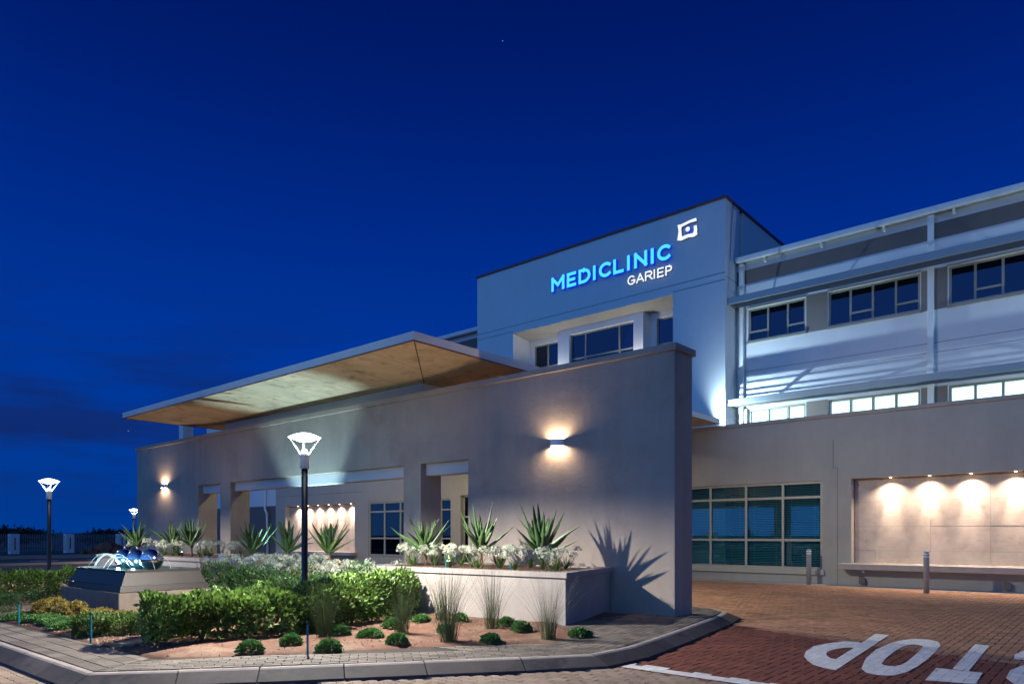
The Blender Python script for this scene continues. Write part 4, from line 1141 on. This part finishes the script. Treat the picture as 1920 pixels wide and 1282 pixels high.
def hedge(name, cat, label, line, half, z0, z1, n, mat, leaf, seed, clipped=False, stems=8, legs=.25, group=None, hs=(1, 1)):
    rs = rng(seed); cx, cy = line[len(line) // 2]
    root = empty(name, (cx, cy, z0), label, cat, group)
    segs = [(np.array(a), np.array(b)) for a, b in zip(line, line[1:])]
    Ls = np.array([np.linalg.norm(b - a) for a, b in segs]); cum = np.concatenate([[0], np.cumsum(Ls)])
    T = cum[-1]; P = []; Nn = []
    u = rs.uniform(-half * .8, T + half * .8, n * 3); ph = rs.uniform(0, 2 * np.pi, n * 3); rad = rs.beta(5, 1.2, n * 3)
    H = (z1 - z0) / 2; zc = (z0 + z1) / 2
    cnt = 0
    for k in range(n * 3):
        if cnt >= n: break
        uu = u[k]; i = int(np.clip(np.searchsorted(cum, uu) - 1, 0, len(segs) - 1)); a, b = segs[i]; t_ = (uu - cum[i]) / Ls[i]
        p = a + (b - a) * t_; dr_ = (b - a) / Ls[i]; nr = np.array([-dr_[1], dr_[0]])
        endf = 1.0
        over = max(0, -uu, uu - T)
        if over > 0: endf = math.sqrt(max(0, 1 - (over / (half * .82)) ** 2))
        pw = 6 if clipped else 3.2
        cph, sph = math.cos(ph[k]), math.sin(ph[k])
        rr = (abs(cph) ** pw + abs(sph) ** pw) ** (-1 / pw)
        lx, lz = cph * rr * half * rad[k] * endf, sph * rr * H * rad[k]
        x, y = p[0] + nr[0] * lx, p[1] + nr[1] * lx
        lum = lump(x, y, zc + lz, 2.2 if not clipped else 4, seed) * (.24 if not clipped else .03) + lump(x, y, zc + lz, 5.5, seed + 9) * (.07 if not clipped else .02)
        if not clipped and lump(x, y, zc + lz, 3.4, seed + 30) > .34 and rad[k] > .7 : continue
        sc_ = 1 + lum / max(half, .2)
        x, y = p[0] + nr[0] * lx * sc_, p[1] + nr[1] * lx * sc_
        z = zc + lz * (1 + lum / max(H, .2) * 1.2)
        z = z0 + (z - z0) * (hs[0] + (hs[1] - hs[0]) * min(1, max(0, uu / T)))
        if not clipped and lz < -H * (1 - 2 * legs) and rs.rand() < .75: continue
        if z < z0 + .01: continue
        P.append((x, y, z)); q = np.array([nr[0] * cph, nr[1] * cph, sph]); Nn.append(q); cnt += 1
    V, F = leaf_mesh(np.array(P), np.array(Nn), leaf, rs, .45, .5)
    np_mesh('foliage', V, F, mat, root)
    for k in range(stems):
        uu = T * (k + .5) / max(stems, 1) + rs.uniform(-.15, .15); i = int(np.clip(np.searchsorted(cum, uu) - 1, 0, len(segs) - 1)); a, b = segs[i]
        p = a + (b - a) * (uu - cum[i]) / Ls[i]; dr_ = (b - a) / Ls[i]; nr = np.array([-dr_[1], dr_[0]]); o_ = rs.uniform(-.55, .55) * half
        bx, by = p[0] + nr[0] * o_, p[1] + nr[1] * o_
        mb = MB()
        for q in range(4):
            an = rs.uniform(0, 6.28); r_ = rs.uniform(.1, .3); hh = (z1 - z0) * rs.uniform(.5, .8)
            mb.tube([(bx, by, z0 - .03), (bx + math.cos(an) * r_ * .25, by + math.sin(an) * r_ * .25, z0 + hh * .35), (bx + math.cos(an) * r_, by + math.sin(an) * r_, z0 + hh)], [.014, .010, .004], 5)
        mb.build('stem', M['twig'], root, smooth=True)
    return root
hedge('hedge', 'hedge', 'tall loose leafy hedge in front, with bare stems showing at its foot', [(-9.35, 4.15), (-9.12, 5.2), (-9.15, 6.3), (-9.40, 7.5), (-9.75, 8.05)], .50, .14, .84, 26000, M['leaf'], .078, 11, stems=14, legs=.28, hs=(.74, 1.0))
hedge('hedge', 'hedge', 'dark green hedge row between the fountain and the flowers', [(-15.2, 7.55), (-13.5, 7.6), (-11.7, 7.65), (-10.4, 7.7)], .45, .12, .80, 11000, M['leafdark'], .06, 12, stems=4, legs=.1)
hedge('hedge', 'hedge', 'leafy bright hedge left of the fountain in front of the lamp post', [(-18.1, 3.4), (-18.2, 4.5), (-18.4, 5.8), (-18.6, 7.2)], .40, .10, .66, 13000, M['leaf'], .075, 13, stems=8, legs=.25)
hedge('clipped_hedge', 'hedge', 'low flat-topped dark hedge strip left of the fountain plinth', [(-16.75, 3.6), (-16.85, 4.6), (-16.9, 5.6)], .24, .1, .34, 6500, M['leafdark'], .028, 14, clipped=True, stems=0)
hedge('clipped_shrub', 'shrub', 'rounded dark clipped shrub at the far left edge of the bed', [(-15.3, 3.62), (-15.25, 3.66)], .34, .1, .42, 4200, M['leafdark'], .028, 15, clipped=True, stems=0)
hedge('clipped_shrub', 'shrub', 'boxy clipped green shrub beside the tall hedge and the teal stake', [(-10.95, 3.72), (-10.55, 4.0), (-10.2, 4.45)], .30, .1, .39, 19000, M['leafmid'], .034, 16, clipped=True, stems=0)
for i, (x, y, r_, z, l_) in enumerate(((-13.65, 4.12, .32, .38, 'golden yellow shrub in front of the fountain plinth corner'), (-12.65, 4.45, .24, .25, 'small golden shrub right of the larger golden one'), (-11.85, 4.6, .24, .25, 'golden shrub half hidden behind the boxy clipped shrub'))):
    hedge('yellow_shrub', 'shrub', l_, [(x - .12, y - .05), (x + .12, y + .05)], r_, .1, z, 4200, M['leafyellow'], .045, 20 + i, stems=1, legs=.05)

def mound(x, y, r_, h, label, seed, mat=None):
    r_ *= .80 if r_ < .22 else .95; rs = rng(seed); n = int(2400 * r_ / .2)
    z0 = soil_z(x, y)
    u = rs.uniform(0, 2 * np.pi, n); v = rs.uniform(0, 1, n) ** .7
    ct = v; st_ = np.sqrt(1 - ct ** 2)
    rr = rs.uniform(.80, 1.10, n)
    wob = 1 + .17 * np.sin(u * 3 + seed) + .08 * np.sin(u * 5 + seed * 2)
    P = np.stack([x + r_ * wob * st_ * np.cos(u) * rr, y + r_ * wob * st_ * np.sin(u) * rr, z0 + h * ct * rr], 1)
    Nn = np.stack([st_ * np.cos(u), st_ * np.sin(u), ct], 1)
    V, F = leaf_mesh(P, Nn, .038, rs, .35, .5)
    o = np_mesh('ground_cover_mound', V - np.array([x, y, z0]), F, mat or M['leafcover'])
    o.location = (x, y, z0)
    return tag(o, label, 'plant', 'small green cushion plants in the front bed')
ml = [(-7.80, 4.32, .16, .12, 'round cushion plant nearest the kerb corner, left of the teal stake'), (-7.88, 4.92, .15, .12, 'round cushion plant second along the paving edge'), (-7.22, 5.02, .17, .12, 'cushion plant right behind the tall teal stake'),
      (-6.96, 5.86, .15, .11, 'round cushion plant below the second grass tuft'), (-6.15, 6.72, .14, .10, 'low cushion plant at the middle of the paving edge'), (-6.46, 7.68, .15, .12, 'cushion plant between the two right grass tufts'),
      (-5.62, 7.92, .17, .10, 'wide cushion plant by the right corner of the planter'), (-7.10, 8.10, .15, .11, 'cushion plant against the planter wall beside the tall tuft'), (-7.66, 5.98, .20, .09, 'flat spreading cushion plant below the hedge'),
      (-7.98, 8.0, .14, .11, 'cushion plant by the planter wall left of the grass tufts'), (-8.12, 6.72, .14, .14, 'upright cushion plant between hedge and second tuft'), (-8.35, 7.5, .15, .10, 'cushion plant deep at the hedge foot near the planter'), (-7.25, 6.95, .12, .09, 'small flat cushion plant behind the widest grass tuft'), (-8.15, 5.85, .14, .12, 'cushion plant behind the first grass tuft'),
      (-13.75, 3.62, .30, .08, 'flat dark ground cover patch nearest the left teal stake'), (-13.1, 3.72, .28, .08, 'flat ground cover patch second from the left stake'), (-12.45, 3.72, .26, .08, 'flat ground cover patch before the golden shrub'), (-11.85, 3.66, .25, .07, 'flat ground cover patch beside the boxy shrub'), (-14.45, 4.1, .18, .06, 'small ground cover patch by the stepping slab')]
for i, (x, y, r_, h, l_) in enumerate(ml): mound(x, y, r_, h, l_, 100 + i)

def tuft(x, y, h, spread, n, label, seed):
    rs = rng(seed); z0 = soil_z(x, y) - .01; V = []; F = []
    for k in range(int(n * .62)):
        a = rs.uniform(0, 6.283); lean = abs(rs.normal(0, spread * 1.45)); L = h * 1.1 * rs.uniform(.5, 1.1); b0 = rs.uniform(0, .11)
        bx, by = b0 * math.cos(a), b0 * math.sin(a); w = rs.uniform(.0013, .0026); px, py = -math.sin(a), math.cos(a)
        ta = rs.uniform(0, 6.28); px, py = math.cos(ta), math.sin(ta)
        b = len(V); m_ = 5
        for q in range(m_):
            t_ = q / (m_ - 1); o_ = lean * L * (t_ ** 1.6); z = L * t_ * (1 - .18 * lean * t_)
            X, Y_ = bx + math.cos(a) * o_, by + math.sin(a) * o_; ww = w * (1 - t_ * .8)
            V += [(X - px * ww, Y_ - py * ww, z), (X + px * ww, Y_ + py * ww, z)]
            if q: F += [(b + 2 * q - 2, b + 2 * q - 1, b + 2 * q + 1), (b + 2 * q - 2, b + 2 * q + 1, b + 2 * q)]
    o = np_mesh('grass_tuft', np.array(V), np.array(F), M['reed']); o.location = (x, y, z0)
    return tag(o, label, 'grass tuft', 'wispy grass tufts in the front bed')
tuft(-8.25, 5.66, .80, .22, 430, 'wispy grass tuft at the foot of the nearest lamp post', 1)
tuft(-7.65, 6.50, .88, .20, 330, 'wispy grass tuft second from the lamp post, before the hedge end', 2)
tuft(-6.62, 6.42, .98, .26, 460, 'widest grass tuft in the middle, arching in front of the planter', 3)
tuft(-7.06, 7.72, .92, .20, 330, 'narrow grass tuft close against the planter wall', 4)
tuft(-5.78, 7.45, .78, .24, 330, 'rightmost grass tuft near the planter corner', 5)
tuft(-8.3, 7.9, .80, .22, 260, 'grass tuft half hidden where hedge meets the planter', 6)

# aloes: every leaf is its own part, meshes shared
def aloe_leaf(L, w, curve):
    V, F = [], []; m_ = 9
    for q in range(m_):
        t_ = q / (m_ - 1)
        ww = w * (1 - t_) ** .75 * (1 - .25 * (1 - t_) ** 6); x = L * t_ * (1 - .12 * abs(curve) * t_); z = curve * L * t_ * t_ * .5
        th = .018 * (1 - t_) + .002
        V += [(x, -ww, z + ww * .55), (x, 0, z), (x, ww, z + ww * .55), (x, 0, z - th)]
        if q:
            b = 4 * q
            F += [(b - 4, b - 3, b + 1, b), (b - 3, b - 2, b + 2, b + 1), (b - 2, b - 1, b + 3, b + 2), (b - 1, b - 4, b, b + 3)]
    me = bpy.data.meshes.new('leaf'); me.from_pydata(V, [], F); me.materials.append(M['aloe'])
    me.polygons.foreach_set('use_smooth', [True] * len(me.polygons)); return me
LEAVES = [aloe_leaf(.80, .084, c) for c in (.35, .10, -.25)] + [aloe_leaf(.66, .078, c) for c in (.45, 0)] + [aloe_leaf(.94, .078, .2)]
def aloe(x, y, zb, trunk, scale, n, label, seed):
    rr = random.Random(seed)
    r = empty('aloe_plant', (x, y, zb), label, 'aloe', 'aloes standing along the arcade wall')
    zt_ = zb + trunk
    MB().tube([(x, y, zb - .08), (x + .01, y, zb + trunk * .5), (x, y, zt_ + .04)], [.038, .032, .045], 10).build('trunk', M['trunk'], r, smooth=True)
    for k in range(n):
        me = LEAVES[rr.randrange(len(LEAVES))]
        o = bpy.data.objects.new('leaf', me); COL.objects.link(o); o.parent = r
        az = k * 2.39996 + rr.uniform(-.3, .3); el = R(26 + 56 * (k / n) ** .8) + rr.uniform(-.12, .12)
        o.location = (.025 * math.cos(az), .025 * math.sin(az), trunk + .02 + .10 * k / n)
        o.rotation_euler = (rr.uniform(-.2, .2), -el, az)
        s_ = scale * rr.uniform(.78, 1.12) * (1 if k < n * .8 else .85); o.scale = (s_, s_ * 1.05, s_)
    return r
aloe(-7.55, 9.55, .90, .20, 1.04, 27, 'rightmost aloe, in the planter, casting its shadow on the wall', 3)
aloe(-8.95, 9.50, .90, .26, 1.0, 22, 'wide spreading aloe in the middle of the right planter', 9)
aloe(-10.45, 9.50, .90, .20, .92, 23, 'aloe at the left end of the right planter before the narrow pier', 5)
aloe(-13.4, 9.3, .35, .72, .98, 27, 'aloe right of the nearest lamp post before the lit niche', 6)
aloe(-15.05, 9.3, .35, .72, .98, 25, 'aloe left of the nearest lamp post, low arching leaves', 7)
aloe(-17.0, 9.5, .30, .72, 1.0, 29, 'aloe in front of the left end of the long opening', 8)
aloe(-20.0, 9.3, .90, .26, 1.0, 25, 'aloe in the left planter nearest the narrow left opening', 10)
aloe(-21.6, 9.5, .90, .20, 1.0, 25, 'middle aloe of the left planter', 12)
aloe(-23.2, 9.1, .90, .20, 1.0, 23, 'leftmost aloe, beyond the wall end behind the fountain balls', 13)

# agapanthus
def umbel_mesh(seed, mat):
    rs = rng(seed); V, F = [], []
    for k in range(30):
        d = rs.normal(0, 1, 3); d[2] = abs(d[2]) * .8 - .25 * rs.rand(); d /= np.linalg.norm(d); c_ = d * rs.uniform(.05, .12); c_[2] += .02
        a = np.cross(d, rs.normal(0, 1, 3)); a /= np.linalg.norm(a); b_ = np.cross(d, a)
        i0 = len(V); V.append(c_)
        s_ = rs.uniform(.02, .034)
        for q in range(5):
            w1, w2 = q * 1.2566 - .35, q * 1.2566 + .35
            i1 = len(V); V += [c_ + (a * math.cos(w1) + b_ * math.sin(w1)) * s_ + d * .006, c_ + (a * math.cos(w2) + b_ * math.sin(w2)) * s_ + d * .006]; F.append((i0, i1, i1 + 1))
        i2 = len(V); V += [np.array([0, 0, 0.]), np.array([.002, .0, 0.])]; F.append((i0, i2, i2 + 1))
    me = bpy.data.meshes.new('flower_head'); me.from_pydata([tuple(v) for v in V], [], F); me.materials.append(mat); return me
UMB = [umbel_mesh(s_, M['petal']) for s_ in (1, 2, 3, 4)]; UMBB = [umbel_mesh(s_, M['petalblue']) for s_ in (5, 6)]
def strap_mesh(seed):
    rs = rng(seed); V, F = [], []
    for k in range(34):
        a = rs.uniform(0, 6.283); L = rs.uniform(.25, .45); w = .011; px, py = -math.sin(a), math.cos(a); b = len(V); lean = rs.uniform(.3, .9)
        for q in range(5):
            t_ = q / 4; o_ = L * lean * t_; z = L * (t_ - lean * .7 * t_ * t_)
            V += [(math.cos(a) * o_ - px * w * (1 - t_ * .7), math.sin(a) * o_ - py * w * (1 - t_ * .7), z), (math.cos(a) * o_ + px * w * (1 - t_ * .7), math.sin(a) * o_ + py * w * (1 - t_ * .7), z)]
            if q: F.append((b + 2 * q - 2, b + 2 * q - 1, b + 2 * q + 1, b + 2 * q))
    me = bpy.data.meshes.new('strap_leaves'); me.from_pydata(V, [], F); me.materials.append(M['strap']); return me
STR = [strap_mesh(s_) for s_ in (1, 2, 3)]
st_mb = MB().tube([(0, 0, 0), (.01, 0, .5), (0, 0, 1)], .0045, 5)
STEM = bpy.data.meshes.new('flower_stem'); STEM.from_pydata(st_mb.v, [], st_mb.f); STEM.materials.append(M['stalk'])
def agapanthus(x, y, z, label, group, seed, heads=5, h=.42, blue=False, lv=True):
    rr = random.Random(seed)
    r = empty('agapanthus', (x, y, z), label, 'flowering plant', group)
    if lv:
        o = bpy.data.objects.new('strap_leaves', STR[seed % 3]); COL.objects.link(o); o.parent = r; o.rotation_euler = (0, 0, rr.uniform(0, 6.28)); s_ = rr.uniform(.7, 1.0); o.scale = (s_, s_, s_)
    for k in range(heads):
        hx, hy, hh = rr.uniform(-.22, .22), rr.uniform(-.22, .22), h * rr.uniform(.72, 1.2)
        s = bpy.data.objects.new('flower_stem', STEM); COL.objects.link(s); s.parent = r
        s.location = (hx * .3, hy * .3, 0); v = Vector((hx * .7, hy * .7, hh)); s.rotation_euler = v.to_track_quat('Z', 'X').to_euler(); s.scale = (1, 1, v.length)
        f = bpy.data.objects.new('flower_head', (UMBB if blue and rr.random() < .25 else UMB)[rr.randrange(2)]); COL.objects.link(f); f.parent = r
        f.location = (hx, hy, hh); f.rotation_euler = (rr.uniform(-.4, .4), rr.uniform(-.4, .4), rr.uniform(0, 6)); s_ = rr.uniform(.7, 1.2); f.scale = (s_, s_, s_)
sd = 0
ORD = 'first second third fourth fifth sixth seventh eighth ninth tenth eleventh twelfth thirteenth fourteenth fifteenth'.split()
gA = 'white agapanthus in the right planter'
for k in range(15):
    x = -6.95 - k * .285 + RND.uniform(-.1, .1); y = (9.2, 9.9, 9.5)[k % 3]
    sd += 1; agapanthus(x, y, .9, 'white agapanthus in the right concrete planter, %s from its right end' % ORD[k], gA, sd, RND.choice((3, 5, 6)), .30)
gB = 'agapanthus bank behind the dark hedge'
for k in range(30):
    x = -17.1 + (k % 15) * .43 + RND.uniform(-.15, .15); y = 8.45 + (k // 15) * .55 + RND.uniform(-.15, .15)
    blue = x < -14.8
    sd += 1; agapanthus(x, y, .12, '%s agapanthus behind the dark hedge, %s from the left in the %s row' % ('lilac tinged' if blue else 'white', ORD[k % 15], 'back' if k >= 15 else 'front'), gB, sd, 5, .74 if x < -13 else .70, blue)
gC = 'white agapanthus in the left planter'
for k in range(13):
    x = -17.7 - k * .46 + RND.uniform(-.12, .12); y = RND.uniform(8.7, 9.8)
    sd += 1; agapanthus(x, y, .9, 'white agapanthus in the left planter behind the fountain, %s from its right end' % ORD[k], gC, sd, 5, .30 if x > -22.5 else .34)

# ------------------------------------------------------------------ small garden things
for x, y, h, l_ in ((-13.14, 3.39, .36, 'thin teal stake at the left paving edge, casting a short shadow'), (-10.0, 3.36, .42, 'thin teal stake in front of the boxy clipped shrub'), (-7.22, 4.72, .40, 'thin blue teal stake in front of the nearest cushion plants')):
    s = empty('sprinkler_stake', (x, y, .1), l_, 'stake', 'teal sprinkler stakes at the paving edge')
    MB().lathe([(.013, 0), (.013, h - .04)], (x, y, .1), 8).build('rod', M['teal'], s)
    MB().lathe([(.016, 0), (.016, .03), (.01, .04)], (x, y, .1 + h - .04), 8).build('nozzle', M['black'], s)
for x, y, l_ in ((-7.75, 8.95, 'short teal stake in the right planter by the rightmost aloe'), (-9.35, 9.0, 'short teal stake in the right planter by the middle aloe')):
    s = empty('sprinkler_stake', (x, y, .88), l_, 'stake')
    MB().lathe([(.013, 0), (.013, .12)], (x, y, .9), 8).build('rod', M['teal'], s)
# pots by the entrance
for x, l_ in ((-23.9, 'left pale teal plant pot by the entrance window'), (-22.9, 'right pale teal plant pot by the entrance doors')):
    p = MB().lathe([(.16, 0), (.26, .3), (.28, .55), (.24, .7), (.26, .74), (.22, .74), (.2, .66)], (x, 22.3, .0), 20).build('plant_pot', M['pot'], smooth=True)
    tag(p, l_, 'pot', 'teal pots by the entrance')

# ------------------------------------------------------------------ far left: fence, rocks, trees
pil = [(-68.4, 13.2), (-69.6, 17.6), (-70.4, 21.9), (-71.6, 26.6), (-72.4, 31.2)]
names = ['white fence pillar just outside the left edge', 'white fence pillar at the far left', 'white fence pillar behind the second lamp post', 'white fence pillar left of the fountain balls', 'farthest white fence pillar behind the wall end']
for (x, y), l_ in zip(pil, names):
    p = empty('fence_pillar', (x, y, 0), l_, 'pillar', 'white pillars of the far boundary fence')
    MB().box(x - .33, x + .33, y - .33, y + .33, -.05, 1.62).build('pier', M['trim'], p, bevel=.02)
    MB().box(x + .332, x + .345, y - .04, y + .04, .3, 1.3).build('slot', M['black'], p)
for k, ((x0, y0), (x1, y1)) in enumerate(zip(pil, pil[1:])):
    f = empty('palisade_fence', ((x0 + x1) / 2, (y0 + y1) / 2, 0), ['grey palisade fence bay at the far left edge', 'grey palisade fence bay between the first two white pillars in view', 'grey palisade fence bay behind the rock heap', 'last grey palisade fence bay before the wall end'][k], 'fence', 'palisade bays of the boundary fence')
    mb = MB(); n = 32
    for i in range(n):
        t_ = (i + .5) / n; x, y = x0 + (x1 - x0) * t_, y0 + (y1 - y0) * t_
        mb.box(x - .012, x + .012, y - .02, y + .02, .15, 1.6)
    mb.build('palisade_bars', M['metal'], f)
    for z in (.4, 1.35): MB().tube([(x0, y0, z), (x1, y1, z)], .025, 4).build('rail', M['metal'], f)
rk = MB()
for k in range(26):
    a = RND.uniform(0, 6.28); rr = RND.uniform(0, 1); x, y = -63.0 + rr * 1.3 * math.cos(a), 22.6 + rr * 2.3 * math.sin(a); s_ = RND.uniform(.35, .7) * (1.25 - rr * .7)
    rk.lathe([(.02, -s_), (s_ * .8, -s_ * .4), (s_, .1 * s_), (s_ * .6, s_ * .7), (.02, s_ * .95)], (x, y, .35 * (1 - rr)), 7)
rr_ = random.Random(5); rk.v = [(x + rr_.uniform(-.12, .12), y + rr_.uniform(-.12, .12), z + rr_.uniform(-.08, .08)) for x, y, z in rk.v]
tag(rk.build('rock_heap', M['rock']), 'reddish rock and soil heap before the far fence', 'rock heap')
def tree(x, y, h, rad, label, seed, flat=.35, n=5000, leaf=.45):
    rs = rng(seed); r = empty('tree', (x, y, 0), label, 'tree', 'dark trees beyond the far fence')
    MB().tube([(x, y, -.1), (x + .2, y, h * .3), (x, y + .1, h * .75)], [.3, .22, .1], 8).build('trunk', M['twig'], r)
    P = []
    for c_ in range(16):
        a = rs.uniform(0, 6.28); q = rad * math.sqrt(rs.rand()) * .75; cx_, cy_, cz_ = x + q * math.cos(a), y + q * math.sin(a), h * (1 - flat * .8) + rs.uniform(-.5, .5) * h * flat * .8 - q * .12
        p = rs.normal(0, 1, (n // 16, 3)) * np.array([rad * .22, rad * .22, h * flat * .25]) + np.array([cx_, cy_, cz_]); P.append(p)
    P = np.concatenate(P); Nn = rs.normal(0, 1, P.shape)
    V, F = leaf_mesh(P, Nn, leaf, rs, 0, .6); np_mesh('crown', V, F, M['treeleaf'], r)
tree(-104, 25.5, 2.5, 4.6, 'dark umbrella shaped tree at the left edge beyond the fence', 1, .38)
tree(-104, 37.3, 2.2, 3.6, 'dark flat crowned tree behind the second lamp post', 2, .5, 6000)
tree(-106, 42.6, 1.8, 1.5, 'small dark tree right of the flat crowned one', 3, .4, 2000)
tree(-100, 57.5, 2.9, 4.2, 'wide dark tree mass beside the wall end', 4, .75, 9000)
tree(-82, 46.5, 4.9, 1.3, 'tall dark rounded tree behind the farthest lamp', 5, .42, 4000, .3)
tree(-112, 49.0, 1.2, 3, 'low dark tree in the gap between the fence pillars', 6, .7)
# distant low rise
hl = MB(); n = 60; rr_ = random.Random(3)
V0 = []
for k in range(n + 1):
    a = R(95 + k * 1.6); d_ = 900; V0.append((d_ * math.cos(a), d_ * math.sin(a)))
for k in range(n):
    z0_, z1_ = 2.5 + 1.5 * math.sin(k * .5), 2.5 + 1.5 * math.sin((k + 1) * .5)
    (x0, y0), (x1, y1) = V0[k], V0[k + 1]
    hl.quad((x0, y0, z0_), (x1, y1, z1_), (x1 * 1.3, y1 * 1.3, -1), (x0 * 1.3, y0 * 1.3, -1)); hl.quad((x0 * .8, y0 * .8, -1), (x1 * .8, y1 * .8, -1), (x1, y1, z1_), (x0, y0, z0_))
struct('hills', hl, M['ground'])
